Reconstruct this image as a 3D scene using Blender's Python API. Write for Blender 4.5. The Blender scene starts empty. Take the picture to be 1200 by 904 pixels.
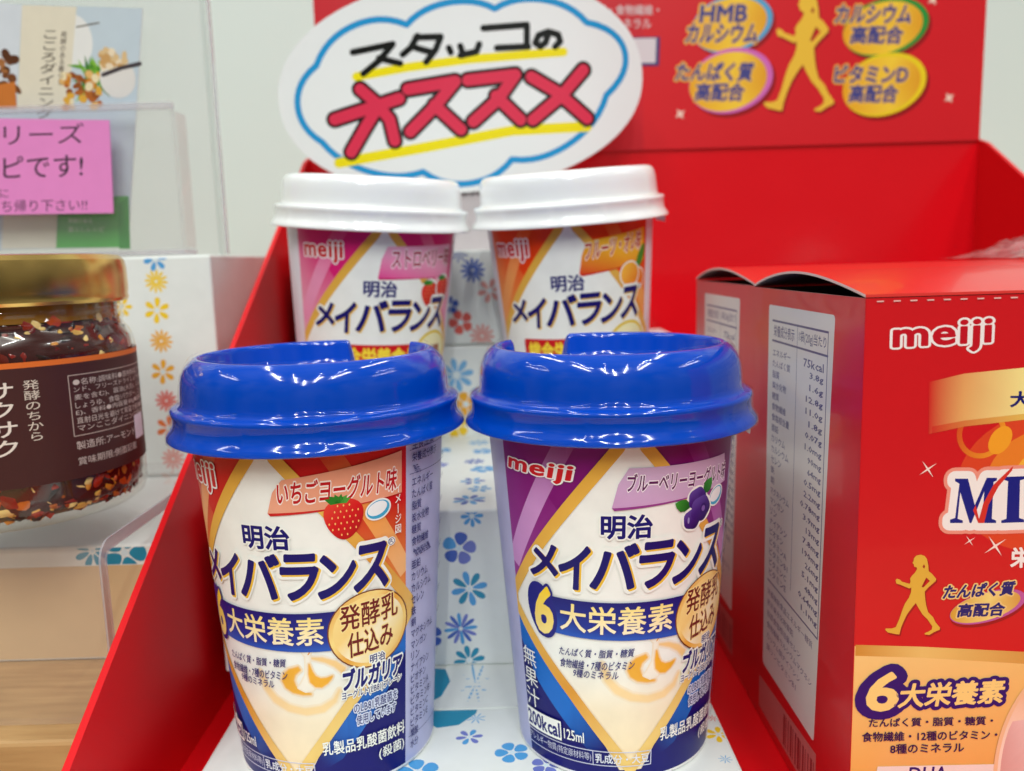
import bpy, bmesh, math, random
import numpy as np
from mathutils import Vector, Matrix
from mathutils.geometry import delaunay_2d_cdt

random.seed(7)
SC = bpy.context.scene
COL = SC.collection
S = 0.001                                   # the scene is measured in millimetres and built in metres

# ------------------------------------------------------------------ camera
PITCH, ROLL, CAM_H = 0.148, 0.029, 116.57
cam_d = bpy.data.cameras.new('camera')
cam = bpy.data.objects.new('camera', cam_d)
COL.objects.link(cam)
_R = Vector((1, 0, 0)); _F = Vector((0, math.cos(PITCH), -math.sin(PITCH))); _U = Vector((0, math.sin(PITCH), math.cos(PITCH)))
_x = math.cos(ROLL) * _R - math.sin(ROLL) * _U
_y = math.sin(ROLL) * _R + math.cos(ROLL) * _U
cam.matrix_world = Matrix(((_x.x, _y.x, -_F.x, 0), (_x.y, _y.y, -_F.y, 0), (_x.z, _y.z, -_F.z, CAM_H * S), (0, 0, 0, 1)))
cam_d.sensor_width = 36
cam_d.lens = 36 * 971.3 / 1200
cam_d.clip_start = 0.01
cam_d.clip_end = 50
cam_d.dof.use_dof = True
cam_d.dof.focus_distance = 0.172
cam_d.dof.aperture_fstop = 15.5
SC.camera = cam
SC.view_settings.view_transform = 'Standard'
SC.view_settings.look = 'None'
SC.view_settings.exposure = 0.17
SC.view_settings.gamma = 1.0
SC.cycles.transparent_max_bounces = 40
SC.cycles.max_bounces = 12

# ------------------------------------------------------------------ shop light
world = bpy.data.worlds.new('World')
SC.world = world
world.use_nodes = True
wn, wl = world.node_tree.nodes, world.node_tree.links
wn.clear()
w_out = wn.new('ShaderNodeOutputWorld'); w_bg = wn.new('ShaderNodeBackground')
w_tc = wn.new('ShaderNodeTexCoord'); w_sep = wn.new('ShaderNodeSeparateXYZ'); w_ramp = wn.new('ShaderNodeValToRGB')
w_mr = wn.new('ShaderNodeMapRange')
w_no = wn.new('ShaderNodeTexNoise'); w_no.inputs['Scale'].default_value = 3.5; w_no.inputs['Detail'].default_value = 4
w_mix = wn.new('ShaderNodeMix'); w_mix.data_type = 'RGBA'; w_mix.blend_type = 'MULTIPLY'; w_mix.inputs['Factor'].default_value = 1.0
w_nr = wn.new('ShaderNodeMapRange')
w_nr.inputs['From Min'].default_value = 0.35; w_nr.inputs['From Max'].default_value = 0.65
w_nr.inputs['To Min'].default_value = 0.35; w_nr.inputs['To Max'].default_value = 2.0
wl.new(w_tc.outputs['Generated'], w_sep.inputs[0])
w_mr.inputs['From Min'].default_value = -1; w_mr.inputs['From Max'].default_value = 1
wl.new(w_sep.outputs['Z'], w_mr.inputs['Value']); wl.new(w_mr.outputs[0], w_ramp.inputs[0])
e = w_ramp.color_ramp.elements
e[0].position = 0.0; e[0].color = (0.04, 0.038, 0.036, 1)
e[1].position = 1.0; e[1].color = (0.66, 0.68, 0.68, 1)
m_ = e.new(0.46); m_.color = (0.13, 0.13, 0.13, 1)
m_ = e.new(0.62); m_.color = (0.42, 0.43, 0.43, 1)
wl.new(w_tc.outputs['Generated'], w_no.inputs['Vector']); wl.new(w_no.outputs[0], w_nr.inputs['Value'])
wl.new(w_ramp.outputs[0], w_mix.inputs['A']); wl.new(w_nr.outputs[0], w_mix.inputs['B'])
wl.new(w_mix.outputs['Result'], w_bg.inputs['Color'])
w_bg.inputs['Strength'].default_value = 0.34
wl.new(w_bg.outputs[0], w_out.inputs['Surface'])

def tube_light(x, y, z, length, power, along='y', width=0.035):
    d = bpy.data.lights.new('ceiling_tube', 'AREA'); d.shape = 'RECTANGLE'
    d.size = width; d.size_y = length; d.energy = power; d.color = (0.965, 1.0, 0.965)
    o = bpy.data.objects.new('ceiling_tube', d); COL.objects.link(o)
    o.location = (x, y, z)
    if along == 'x': o.rotation_euler = (0, 0, math.pi / 2)
    return o
# rows of fluorescent tubes on the shop ceiling
for tx, ty, tp in ((-0.75, -0.9, 12), (0.75, -0.9, 12), (-0.75, 0.75, 7.5), (0.75, 0.75, 7.5), (-2.2, -0.2, 8), (2.2, -0.2, 8), (0.0, -2.4, 24), (-0.3, -1.6, 14), (0.35, -1.6, 14)):
    tube_light(tx, ty, 1.75, 1.2, tp, 'y')

# ------------------------------------------------------------------ colour and materials
def lin(c):
    return c / 12.92 if c <= 0.04045 else ((c + 0.055) / 1.055) ** 2.4
def rgb(r, g, b):
    return (lin(r / 255), lin(g / 255), lin(b / 255))

def principled(name, color=(0.8, 0.8, 0.8), rough=0.4, metal=0.0, coat=0.0, spec=0.5, sss=0.0, transm=0.0, ior=1.5):
    m = bpy.data.materials.new(name); m.use_nodes = True
    b = m.node_tree.nodes['Principled BSDF']
    b.inputs['Base Color'].default_value = (*color, 1)
    b.inputs['Roughness'].default_value = rough
    b.inputs['Metallic'].default_value = metal
    b.inputs['Coat Weight'].default_value = coat
    b.inputs['Specular IOR Level'].default_value = spec
    b.inputs['IOR'].default_value = ior
    b.inputs['Transmission Weight'].default_value = transm
    if sss:
        b.inputs['Subsurface Weight'].default_value = sss
        b.inputs['Subsurface Radius'].default_value = (0.002, 0.002, 0.003)
        b.inputs['Subsurface Scale'].default_value = 1.0
    return m

def add_bump(m, scale, strength, dist=0.0005, detail=3, coat_too=True):
    n, l = m.node_tree.nodes, m.node_tree.links
    b = n['Principled BSDF']
    tc = n.new('ShaderNodeTexCoord'); no = n.new('ShaderNodeTexNoise'); bu = n.new('ShaderNodeBump')
    no.inputs['Scale'].default_value = scale; no.inputs['Detail'].default_value = detail
    bu.inputs['Strength'].default_value = strength; bu.inputs['Distance'].default_value = dist
    l.new(tc.outputs['Object'], no.inputs['Vector']); l.new(no.outputs[0], bu.inputs['Height'])
    l.new(bu.outputs[0], b.inputs['Normal'])
    if coat_too: l.new(bu.outputs[0], b.inputs['Coat Normal'])
    return m

def add_mottle(m, scale, amount, detail=4):
    """slight unevenness of the surface's own colour"""
    n, l = m.node_tree.nodes, m.node_tree.links
    b = n['Principled BSDF']
    tc = n.new('ShaderNodeTexCoord'); no = n.new('ShaderNodeTexNoise'); mr = n.new('ShaderNodeMapRange'); mx = n.new('ShaderNodeMix')
    mx.data_type = 'RGBA'; mx.blend_type = 'MULTIPLY'; mx.inputs['Factor'].default_value = 1
    no.inputs['Scale'].default_value = scale; no.inputs['Detail'].default_value = detail
    mr.inputs['From Min'].default_value = 0.3; mr.inputs['From Max'].default_value = 0.7
    mr.inputs['To Min'].default_value = 1 - amount; mr.inputs['To Max'].default_value = 1 + amount * 0.4
    l.new(tc.outputs['Object'], no.inputs['Vector']); l.new(no.outputs[0], mr.inputs['Value'])
    mx.inputs['A'].default_value = b.inputs['Base Color'].default_value
    l.new(mr.outputs[0], mx.inputs['B']); l.new(mx.outputs['Result'], b.inputs['Base Color'])
    return m

def ink_material(name, rough=0.35, coat=0.0, bump=None, mottle=0.04, spec=0.5):
    """printed surface: the inks are a colour attribute of the mesh"""
    m = principled(name, rough=rough, coat=coat, spec=spec)
    n, l = m.node_tree.nodes, m.node_tree.links
    a = n.new('ShaderNodeAttribute'); a.attribute_name = 'ink'
    b = n['Principled BSDF']
    if mottle:
        tc = n.new('ShaderNodeTexCoord'); no = n.new('ShaderNodeTexNoise'); mr = n.new('ShaderNodeMapRange'); mx = n.new('ShaderNodeMix')
        mx.data_type = 'RGBA'; mx.blend_type = 'MULTIPLY'; mx.inputs['Factor'].default_value = 1
        no.inputs['Scale'].default_value = 160; no.inputs['Detail'].default_value = 5
        mr.inputs['From Min'].default_value = 0.3; mr.inputs['From Max'].default_value = 0.7
        mr.inputs['To Min'].default_value = 1 - mottle; mr.inputs['To Max'].default_value = 1 + mottle * 0.5
        l.new(tc.outputs['Object'], no.inputs['Vector']); l.new(no.outputs[0], mr.inputs['Value'])
        l.new(a.outputs['Color'], mx.inputs['A']); l.new(mr.outputs[0], mx.inputs['B'])
        l.new(mx.outputs['Result'], b.inputs['Base Color'])
    else:
        l.new(a.outputs['Color'], b.inputs['Base Color'])
    if bump: add_bump(m, *bump)
    return m

def clear_material(name, tint=(1, 1, 1), rough=0.04, milky=0.0, milk=(0.8, 0.8, 0.8), bump=None, gain=1.0):
    """thin clear plastic or glass: mirror at grazing angles, see-through elsewhere"""
    m = bpy.data.materials.new(name); m.use_nodes = True
    n, l = m.node_tree.nodes, m.node_tree.links
    n.clear()
    out = n.new('ShaderNodeOutputMaterial'); tr = n.new('ShaderNodeBsdfTransparent'); gl = n.new('ShaderNodeBsdfGlossy')
    df = n.new('ShaderNodeBsdfDiffuse'); mx = n.new('ShaderNodeMixShader'); mm = n.new('ShaderNodeMixShader'); fr = n.new('ShaderNodeFresnel')
    mu = n.new('ShaderNodeMath'); mu.operation = 'MULTIPLY'; mu.inputs[1].default_value = gain; mu.use_clamp = True
    fr.inputs['IOR'].default_value = 1.45
    tr.inputs[0].default_value = (*tint, 1); gl.inputs['Roughness'].default_value = rough; df.inputs[0].default_value = (*milk, 1)
    mm.inputs[0].default_value = milky
    l.new(tr.outputs[0], mm.inputs[1]); l.new(df.outputs[0], mm.inputs[2])
    ge = n.new('ShaderNodeNewGeometry'); ib = n.new('ShaderNodeMath'); ib.operation = 'SUBTRACT'; ib.inputs[0].default_value = 1.0
    l.new(ge.outputs['Backfacing'], ib.inputs[1]); l.new(ib.outputs[0], mu.inputs[1])       # only the outer faces mirror
    l.new(fr.outputs[0], mu.inputs[0])
    m2 = n.new('ShaderNodeMath'); m2.operation = 'MULTIPLY'; m2.inputs[1].default_value = gain; m2.use_clamp = True
    l.new(mu.outputs[0], m2.inputs[0]); l.new(m2.outputs[0], mx.inputs[0])
    l.new(mm.outputs[0], mx.inputs[1]); l.new(gl.outputs[0], mx.inputs[2]); l.new(mx.outputs[0], out.inputs[0])
    if bump:
        tc = n.new('ShaderNodeTexCoord'); no = n.new('ShaderNodeTexNoise'); bu = n.new('ShaderNodeBump')
        no.inputs['Scale'].default_value = bump[0]; no.inputs['Detail'].default_value = 2; no.inputs['Distortion'].default_value = 1.0
        bu.inputs['Strength'].default_value = bump[1]; bu.inputs['Distance'].default_value = bump[2]
        l.new(tc.outputs['Object'], no.inputs['Vector']); l.new(no.outputs[0], bu.inputs['Height'])
        l.new(bu.outputs[0], gl.inputs['Normal']); l.new(bu.outputs[0], fr.inputs['Normal'])
    return m

# ------------------------------------------------------------------ objects, parts and their tags
def thing(name, label, cat, loc=(0, 0, 0), rot=(0, 0, 0), group=None):
    o = bpy.data.objects.new(name, None); COL.objects.link(o)
    o.empty_display_size = 0.01
    o.location = Vector(loc) * S; o.rotation_euler = rot
    o['label'] = label; o['category'] = cat
    if group: o['group'] = group
    return o
def tag(o, label, cat, group=None):
    o['label'] = label; o['category'] = cat
    if group: o['group'] = group
    return o
def obj(name, verts, faces, mat, parent=None, smooth=False, inks=None, loc=(0, 0, 0), rot=(0, 0, 0), sharp=None):
    """one mesh object; verts in millimetres; inks = one colour per face corner (flattened)"""
    me = bpy.data.meshes.new(name)
    me.from_pydata([tuple(c * S for c in v) for v in verts], [], faces)
    if inks is not None:
        at = me.color_attributes.new('ink', 'FLOAT_COLOR', 'CORNER')
        arr = np.ones((len(me.loops), 4), np.float32); arr[:, :3] = np.asarray(inks, np.float32)
        at.data.foreach_set('color', arr.ravel())
    if smooth: me.polygons.foreach_set('use_smooth', [True] * len(me.polygons))
    me.materials.append(mat)
    me.update()
    if sharp: me.set_sharp_from_angle(angle=math.radians(sharp))
    o = bpy.data.objects.new(name, me); COL.objects.link(o)
    o.location = Vector(loc) * S; o.rotation_euler = rot
    if parent: o.parent = parent
    return o

class MB:
    """collects boxes, lathes and sheets into one mesh (millimetres)"""
    def __init__(self): self.v = []; self.f = []
    def add(self, v, f):
        k = len(self.v); self.v += [tuple(p) for p in v]; self.f += [tuple(i + k for i in q) for q in f]; return self
    def box(self, x0, x1, y0, y1, z0, z1, bev=0.0):
        bm = bmesh.new(); bmesh.ops.create_cube(bm, size=1)
        for q in bm.verts: q.co = Vector(((x0 + x1) / 2 + q.co.x * (x1 - x0), (y0 + y1) / 2 + q.co.y * (y1 - y0), (z0 + z1) / 2 + q.co.z * (z1 - z0)))
        if bev: bmesh.ops.bevel(bm, geom=bm.edges[:], offset=bev, segments=2, affect='EDGES', profile=0.5)
        bm.verts.index_update()
        self.add([q.co[:] for q in bm.verts], [[q.index for q in p.verts] for p in bm.faces]); bm.free(); return self
    def lathe(self, prof, n=96, cx=0, cy=0, closed=False):
        v = []; f = []; m = len(prof)
        for i in range(n):
            t = 2 * math.pi * i / n
            for r, z in prof: v.append((cx + r * math.sin(t), cy - r * math.cos(t), z))
        for i in range(n):
            j = (i + 1) % n
            for k in range(m - 1 if not closed else m):
                k2 = (k + 1) % m
                f.append((i * m + k, j * m + k, j * m + k2, i * m + k2))
        return self.add(v, f)
    def prism(self, pts, to3, thick):
        """flat outline pts (ccw seen from the front) pushed back by thick; to3(u, v, depth) -> point"""
        n = len(pts)
        v = [to3(u, w, 0) for u, w in pts] + [to3(u, w, thick) for u, w in pts]
        f = [tuple(range(n)), tuple(range(2 * n - 1, n - 1, -1))] + [(i, n + i, n + (i + 1) % n, (i + 1) % n) for i in range(n)]
        return self.add(v, f)
    def build(self, name, mat, parent=None, smooth=False, sharp=None, ink=None, **k):
        inks = None
        if ink is not None: inks = np.tile(ink, (sum(len(q) for q in self.f), 1))
        return obj(name, self.v, self.f, mat, parent, smooth, inks, sharp=sharp, **k)

# ------------------------------------------------------------------ print: flat artwork turned into mesh
def area2(c):
    x, y = c[:, 0], c[:, 1]
    return 0.5 * float(np.sum(x * np.roll(y, -1) - y * np.roll(x, -1)))

def offset_contour(c, r, arc=0.5):
    """contour pushed out by r with round corners; crossings are settled by fill()"""
    c = np.asarray(c, float)
    keep = np.linalg.norm(c - np.roll(c, 1, 0), axis=1) > 1e-7
    c = c[keep]
    n = len(c)
    if n < 2: return c
    out = []
    for i in range(n):
        p0, p1, p2 = c[i - 1], c[i], c[(i + 1) % n]
        d1 = p1 - p0; d2 = p2 - p1
        a1 = math.atan2(d1[1], d1[0]); a2 = math.atan2(d2[1], d2[0])
        t = (a2 - a1 + math.pi) % (2 * math.pi) - math.pi
        if t < -math.pi + 1e-6: t = math.pi
        n1 = np.array([d1[1], -d1[0]]) / np.hypot(*d1); n2 = np.array([d2[1], -d2[0]]) / np.hypot(*d2)
        if t >= 0:
            k = max(1, int(math.ceil(t / arc)))
            b = a1 - math.pi / 2
            for j in range(k + 1):
                w = b + t * j / k
                out.append(p1 + r * np.array([math.cos(w), math.sin(w)]))
        else:
            out += [p1 + r * n1, p1, p1 + r * n2]
    return np.array(out)

def fill(contours, eps=1e-6):
    """triangles of everything wound positively by the directed contours"""
    cs = [np.asarray(c, float) for c in contours if len(c) >= 3]
    if not cs: return np.zeros((0, 2)), np.zeros((0, 3), int)
    P = []; E = []
    for c in cs:
        k = len(P); n = len(c)
        P += [Vector(p) for p in c]; E += [(k + i, k + (i + 1) % n) for i in range(n)]
    vo, eo, fo, _, _, _ = delaunay_2d_cdt(P, E, [], 0, eps)
    V = np.array([tuple(v) for v in vo]); T = np.array([t for t in fo if len(t) == 3])
    if len(T) == 0: return np.zeros((0, 2)), np.zeros((0, 3), int)
    G = V[T].mean(1)
    A = np.concatenate(cs); B = np.concatenate([np.roll(c, -1, 0) for c in cs])
    w = np.zeros(len(G), int)
    gx, gy = G[:, 0:1], G[:, 1:2]
    up = (A[:, 1] <= gy) & (B[:, 1] > gy); dn = (A[:, 1] > gy) & (B[:, 1] <= gy)
    side = (B[:, 0] - A[:, 0]) * (gy - A[:, 1]) - (gx - A[:, 0]) * (B[:, 1] - A[:, 1])
    w = (up & (side > 0)).sum(1) - (dn & (side < 0)).sum(1)
    T = T[w > 0]
    a = V[T]; ar = (a[:, 1, 0] - a[:, 0, 0]) * (a[:, 2, 1] - a[:, 0, 1]) - (a[:, 1, 1] - a[:, 0, 1]) * (a[:, 2, 0] - a[:, 0, 0])
    T[ar < 0] = T[ar < 0][:, ::-1]
    T = T[np.abs(ar) > 1e-12]
    u, inv = np.unique(T, return_inverse=True)
    return V[u], inv.reshape(-1, 3)

_txt = bpy.data.curves.new('lettering', 'FONT'); _txt.resolution_u = 3
_txo = bpy.data.objects.new('lettering', _txt); COL.objects.link(_txo)
_contours = {}; _glyph = {}; _adv = {}
def raw_contours(s, res):
    _txt.body = s
    bpy.context.view_layer.update()
    dg = bpy.context.evaluated_depsgraph_get()
    cu = _txo.to_curve(dg)
    out = []
    for sp in cu.splines:
        pts = []
        if sp.type == 'BEZIER':
            bp = sp.bezier_points; n = len(bp)
            for i in range(n):
                a, b = bp[i], bp[(i + 1) % n]
                p0, p1, p2, p3 = [np.array(q[:2]) for q in (a.co, a.handle_right, b.handle_left, b.co)]
                pts.append(p0)
                ch = p3 - p0; L = np.hypot(*ch)
                if L < 1e-9: continue
                dev = max(abs(np.cross(ch, p1 - p0)), abs(np.cross(ch, p2 - p0))) / L
                if dev > 0.004:
                    for j in range(1, res):
                        t = j / res
                        pts.append((1 - t) ** 3 * p0 + 3 * (1 - t) ** 2 * t * p1 + 3 * (1 - t) * t * t * p2 + t ** 3 * p3)
        else:
            pts = [np.array(q.co[:2]) for q in sp.points]
        if len(pts) >= 3: out.append(np.array(pts))
    _txo.to_curve_clear()
    return out
def glyph_contours(ch, res=3):
    if (ch, res) not in _contours:
        cs = raw_contours(ch, res)
        if cs and sum(area2(c) for c in cs) < 0: cs = [c[::-1] for c in cs]
        _contours[(ch, res)] = cs
    return _contours[(ch, res)]
def glyph(ch, r=0.0, res=3):
    k = (ch, round(r, 4), res)
    if k not in _glyph:
        cs = glyph_contours(ch, res)
        if r: cs = [offset_contour(c, r, 0.6) for c in cs]
        _glyph[k] = fill(cs)
    return _glyph[k]
def advance(ch):
    if ch == ' ': return 0.3
    if ch == '\u3000': return 1.0
    if ord(ch) > 0x2fff or ch in '・': return _adv.setdefault('cjk', CJK_EM)
    if ch not in _adv:
        cs = glyph_contours(ch)
        x = np.concatenate(cs)[:, 0]
        _adv[ch] = x.max() + max(0.03, x.min())
    return _adv[ch]
_a = np.concatenate(raw_contours('国国', 2))[:, 0]; _b = np.concatenate(raw_contours('国', 2))[:, 0]
CJK_EM = float(_a.max() - _b.max())

class Sheet:
    """artwork on a flat (u, v) sheet in millimetres: a stack of layers, the later ones a hair further out"""
    STEP = 0.005
    def __init__(self): self.items = []; self.layer = 0
    def up(self, k=1): self.layer += k; return self
    def tris(self, V, T, color, sub=0.0):
        if len(T): self.items.append((np.asarray(V, float), np.asarray(T, int), color, self.layer * self.STEP + sub))
        return self
    def poly(self, contours, color, r=0.0, sub=0.0):
        if len(contours) and not hasattr(contours[0][0], '__len__'): contours = [contours]
        cs = [np.asarray(c, float) for c in contours]
        if area2(cs[0]) < 0: cs = [c[::-1] for c in cs]
        if r: cs = [offset_contour(c, r, 0.35) for c in cs]
        return self.tris(*fill(cs), color, sub)
    def rect(self, u0, v0, u1, v1, color, rad=0.0):
        if rad: return self.poly([(u0 + rad, v0 + rad), (u1 - rad, v0 + rad), (u1 - rad, v1 - rad), (u0 + rad, v1 - rad)], color, rad)
        return self.tris([(u0, v0), (u1, v0), (u1, v1), (u0, v1)], [(0, 1, 2), (0, 2, 3)], color)
    def ellipse(self, cu, cv, a, b, color, rot=0.0, n=40, sub=0.0):
        t = np.linspace(0, 2 * np.pi, n, endpoint=False); c, s = math.cos(rot), math.sin(rot)
        x, y = a * np.cos(t), b * np.sin(t)
        V = np.stack([cu + c * x - s * y, cv + s * x + c * y], 1)
        V = np.concatenate([V, [[cu, cv]]])
        return self.tris(V, [(i, (i + 1) % n, n) for i in range(n)], color, sub)
    def stroke(self, pts, w, color, sub=0.0, closed=False):
        p = np.asarray(pts, float)
        if closed:
            if area2(p) < 0: p = p[::-1]
            outer = offset_contour(p, w / 2, 0.35); inner = offset_contour(p[::-1], w / 2, 0.35)
            return self.tris(*fill([outer, inner]), color, sub) if len(p) > 2 else self
        loop = np.concatenate([p, p[-2:0:-1]]) if len(p) > 2 else p
        return self.tris(*fill([offset_contour(loop, w / 2, 0.35)]), color, sub)
    def text(self, s, ll, lr, ul, color, bold=0.0, outline=(), shadow=None, res=3, track=0.0, vertical=False, bend=None):
        """lettering whose inked box fills the parallelogram ll-lr-ul; bold and outline widths are in ems"""
        s = s.replace('（', '(').replace('）', ')') if not vertical else s
        runs = []; x = 0.0
        for ch in s:
            if ch not in ' \u3000': runs.append((ch, 0.0 if vertical else x, -x if vertical else 0.0))
            x += (CJK_EM * 1.02 if vertical else advance(ch)) + track
        if not runs: return self
        allp = np.concatenate([np.concatenate(glyph_contours(ch, res)) + (dx, dy) for ch, dx, dy in runs if glyph_contours(ch, res)])
        lo, hi = allp.min(0), allp.max(0)
        if vertical: pass
        ll, lr, ul = (np.asarray(q, float) for q in (ll, lr, ul))
        span = hi - lo; span[span < 1e-6] = 1
        def xf(V):
            q = (V - lo) / span
            o = ll + q[:, 0:1] * (lr - ll) + q[:, 1:2] * (ul - ll)
            if bend is not None: o[:, 1] += bend * (1 - (2 * q[:, 0] - 1) ** 2)
            return o
        for w, col in outline:
            for k, (ch, dx, dy) in enumerate(runs):
                V, T = glyph(ch, bold + w, res)
                if len(T): self.tris(xf(V + (dx, dy)), T, col, (k % 3) * 0.0012)
            self.up()
        if shadow:
            su, sv, col = shadow
            for k, (ch, dx, dy) in enumerate(runs):
                V, T = glyph(ch, bold, res)
                if len(T): self.tris(xf(V + (dx, dy)) + (su, sv), T, col, (k % 3) * 0.0012)
            self.up()
        for k, (ch, dx, dy) in enumerate(runs):
            V, T = glyph(ch, bold, res)
            if len(T): self.tris(xf(V + (dx, dy)), T, color, (k % 2) * 0.0012)
        return self
    def build(self, name, mat, to3, parent=None, cut=0.0, clip=None, base=None, smooth=False, **kw):
        """to3(u, v, out) gives the surface; cut = strip width for curved sheets; clip = (u0, v0, u1, v1); base = (verts, faces, corner inks) of the body itself"""
        v3 = []; fc = []; ik = []
        if base:
            v3 += list(base[0]); fc += list(base[1]); ik.append(np.asarray(base[2], float).reshape(-1, 3))
        for V, T, color, off in self.items:
            tri = V[T]
            if clip is not None:
                tri = clip_tris(tri, 0, clip[0], clip[2]); tri = clip_tris(tri, 1, clip[1], clip[3])
            if cut and len(tri): tri = strips(tri, cut)
            if not len(tri): continue
            a = tri.reshape(-1, 2)
            uq, inv = np.unique(np.round(a, 6), axis=0, return_inverse=True)
            inv = np.asarray(inv).reshape(-1, 3)
            good = (inv[:, 0] != inv[:, 1]) & (inv[:, 1] != inv[:, 2]) & (inv[:, 0] != inv[:, 2])
            inv = inv[good]
            k = len(v3)
            v3 += [to3(u, w, off) for u, w in uq]
            fc += [tuple(int(i) + k for i in t) for t in inv]
            if callable(color): ik.append(np.array([color(*q) for q in uq])[inv.ravel()])
            else: ik.append(np.tile(color, (inv.size, 1)))
        return obj(name, v3, fc, mat, parent, smooth, np.concatenate(ik), **kw)

def clip_half(tri, axis, val, sign):
    """part of the triangles where sign*(coord - val) >= 0"""
    d = sign * (tri[:, :, axis] - val)
    ins = d >= -1e-9
    n = ins.sum(1)
    out = [tri[n == 3]]
    for cnt in (1, 2):
        m = n == cnt
        if not m.any(): continue
        t = tri[m]; dd = d[m]; ii = ins[m]
        odd = np.argmax(ii if cnt == 1 else ~ii, axis=1)
        r = np.arange(len(t))
        a, b, c = t[r, odd], t[r, (odd + 1) % 3], t[r, (odd + 2) % 3]
        da, db, dc = dd[r, odd], dd[r, (odd + 1) % 3], dd[r, (odd + 2) % 3]
        ab = a + (b - a) * (da / (da - db))[:, None]; ac = a + (c - a) * (da / (da - dc))[:, None]
        if cnt == 1: out.append(np.stack([a, ab, ac], 1))
        else: out.append(np.stack([ab, b, c], 1)); out.append(np.stack([ab, c, ac], 1))
    return np.concatenate(out)
def clip_tris(tri, axis, lo, hi):
    return clip_half(clip_half(tri, axis, lo, 1), axis, hi, -1)
def strips(tri, w):
    out = []
    todo = tri
    k0 = np.floor(tri[:, :, 0].min() / w); k1 = np.ceil(tri[:, :, 0].max() / w)
    lo = np.floor(tri[:, :, 0].min(1) / w + 1e-6); hi = np.ceil(tri[:, :, 0].max(1) / w - 1e-6)
    single = hi - lo <= 1
    out.append(tri[single]); todo = tri[~single]
    k = k0 + 1
    while len(todo) and k <= k1 + 1:
        m = todo[:, :, 0].min(1) < k * w - 1e-6
        cutp = clip_half(todo[m], 0, k * w, -1); rest = clip_half(todo[m], 0, k * w, 1)
        out.append(cutp)
        todo = np.concatenate([todo[~m], rest])
        todo = todo[(todo[:, :, 0].max(1) - k * w) > 1e-6] if len(todo) else todo
        k += 1
    return np.concatenate(out)

def soft(sh, pts, core, ground, w=0.9, steps=5):
    """a printed shape whose ink fades into the ground colour round its edge"""
    core, ground = np.array(core), np.array(ground)
    for i in range(steps + 1):
        k = i / steps
        sh.poly(pts, tuple(ground + (core - ground) * (k * k * (3 - 2 * k)) if i else ground + (core - ground) * 0.08), max(0.0, w * (1 - k))); sh.up()
def grad(p, q, stops):
    """linear gradient of ink from point p to point q"""
    p, q = np.asarray(p, float), np.asarray(q, float); d = q - p; L2 = float(d.dot(d))
    ps = [s[0] for s in stops]; cs = np.array([s[1] for s in stops])
    def f(u, v):
        t = ((u - p[0]) * d[0] + (v - p[1]) * d[1]) / L2
        return [np.interp(t, ps, cs[:, i]) for i in range(3)]
    return f

WHITE = rgb(244, 246, 240); NAVY = rgb(18, 16, 108); RED = rgb(206, 22, 30); GOLD = rgb(222, 160, 48); PALEGOLD = rgb(246, 218, 140)
YELLOW = rgb(250, 214, 50); CREAM = rgb(243, 232, 205); BLACK = rgb(22, 20, 22)

# ------------------------------------------------------------------ the setting: shelf and wall
m_wall = add_mottle(principled('wall_paint', rgb(224, 237, 233), 0.35), 3.0, 0.05)
m_wood = principled('shelf_wood', rgb(196, 152, 92), 0.45)
def wood(m):
    n, l = m.node_tree.nodes, m.node_tree.links; b = n['Principled BSDF']
    tc = n.new('ShaderNodeTexCoord'); mp = n.new('ShaderNodeMapping'); no = n.new('ShaderNodeTexNoise'); rp = n.new('ShaderNodeValToRGB')
    mp.inputs['Scale'].default_value = (6, 60, 60); no.inputs['Scale'].default_value = 6; no.inputs['Detail'].default_value = 6
    rp.color_ramp.elements[0].color = (*rgb(166, 126, 80), 1); rp.color_ramp.elements[1].color = (*rgb(194, 156, 104), 1)
    rp.color_ramp.elements[0].position = 0.3; rp.color_ramp.elements[1].position = 0.7
    l.new(tc.outputs['Object'], mp.inputs[0]); l.new(mp.outputs[0], no.inputs['Vector']); l.new(no.outputs[0], rp.inputs[0]); l.new(rp.outputs[0], b.inputs['Base Color'])
wood(m_wood)
def struct(o): o['kind'] = 'structure'; return o
struct(MB().box(-900, -211.8, 620.6, 640, -300, 900, 2.5).box(-211.6, 900, 620, 640, -300, 900, 2.5).build('wall', m_wall))
struct(MB().box(-900, 900, -40, 619, -42, -12).build('shelf', m_wood))

# ------------------------------------------------------------------ the red display stand
m_red = add_bump(principled('red_coated_card', rgb(220, 8, 20), 0.45, coat=0.0, spec=0.22), 16, 0.2, 0.0016, 2)
m_redb = add_bump(principled('red_glossy_back_card', rgb(222, 12, 26), 0.24, coat=0.2, spec=0.5), 11, 0.55, 0.003, 2)
m_redin = ink_material('red_header_print', 0.3, 0.2, (14, 0.22, 0.0016, 2), 0.0)
XL, XR, YB = -88.0, 213.0, 384.0
stand = thing('display_stand', 'red cardboard shop display stand with a tall printed header panel at the back', 'display stand', (62, 250, -10))
def in_stand(o): o.parent = stand; o.matrix_parent_inverse = Matrix.Translation(-Vector((62, 250, -10)) * S); return o
in_stand(MB().box(XL, XR, 60, YB, -11.8, -10.2).build('floor_panel', m_red))
side = [(102, -11.5), (YB + 2, -11.5), (YB + 2, 165.5), (378, 162.8), (108, -3.5)]
for x0, sg in ((XL, -1), (XR, 1)):
    side_b = MB().prism(side, lambda u, w, d, x0=x0, sg=sg: (x0 + sg * d, u, w), 1.6)
    if sg < 0: side_b.f = [q[::-1] for q in side_b.f]
    in_stand(side_b.build('side_panel', m_red))
in_stand(MB().box(XL, XR, YB + 0.3, YB + 2, -10, 166).build('back_panel', m_redb))
HW = rgb(222, 190, 190); HY = rgb(240, 196, 60)
h = Sheet()
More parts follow.
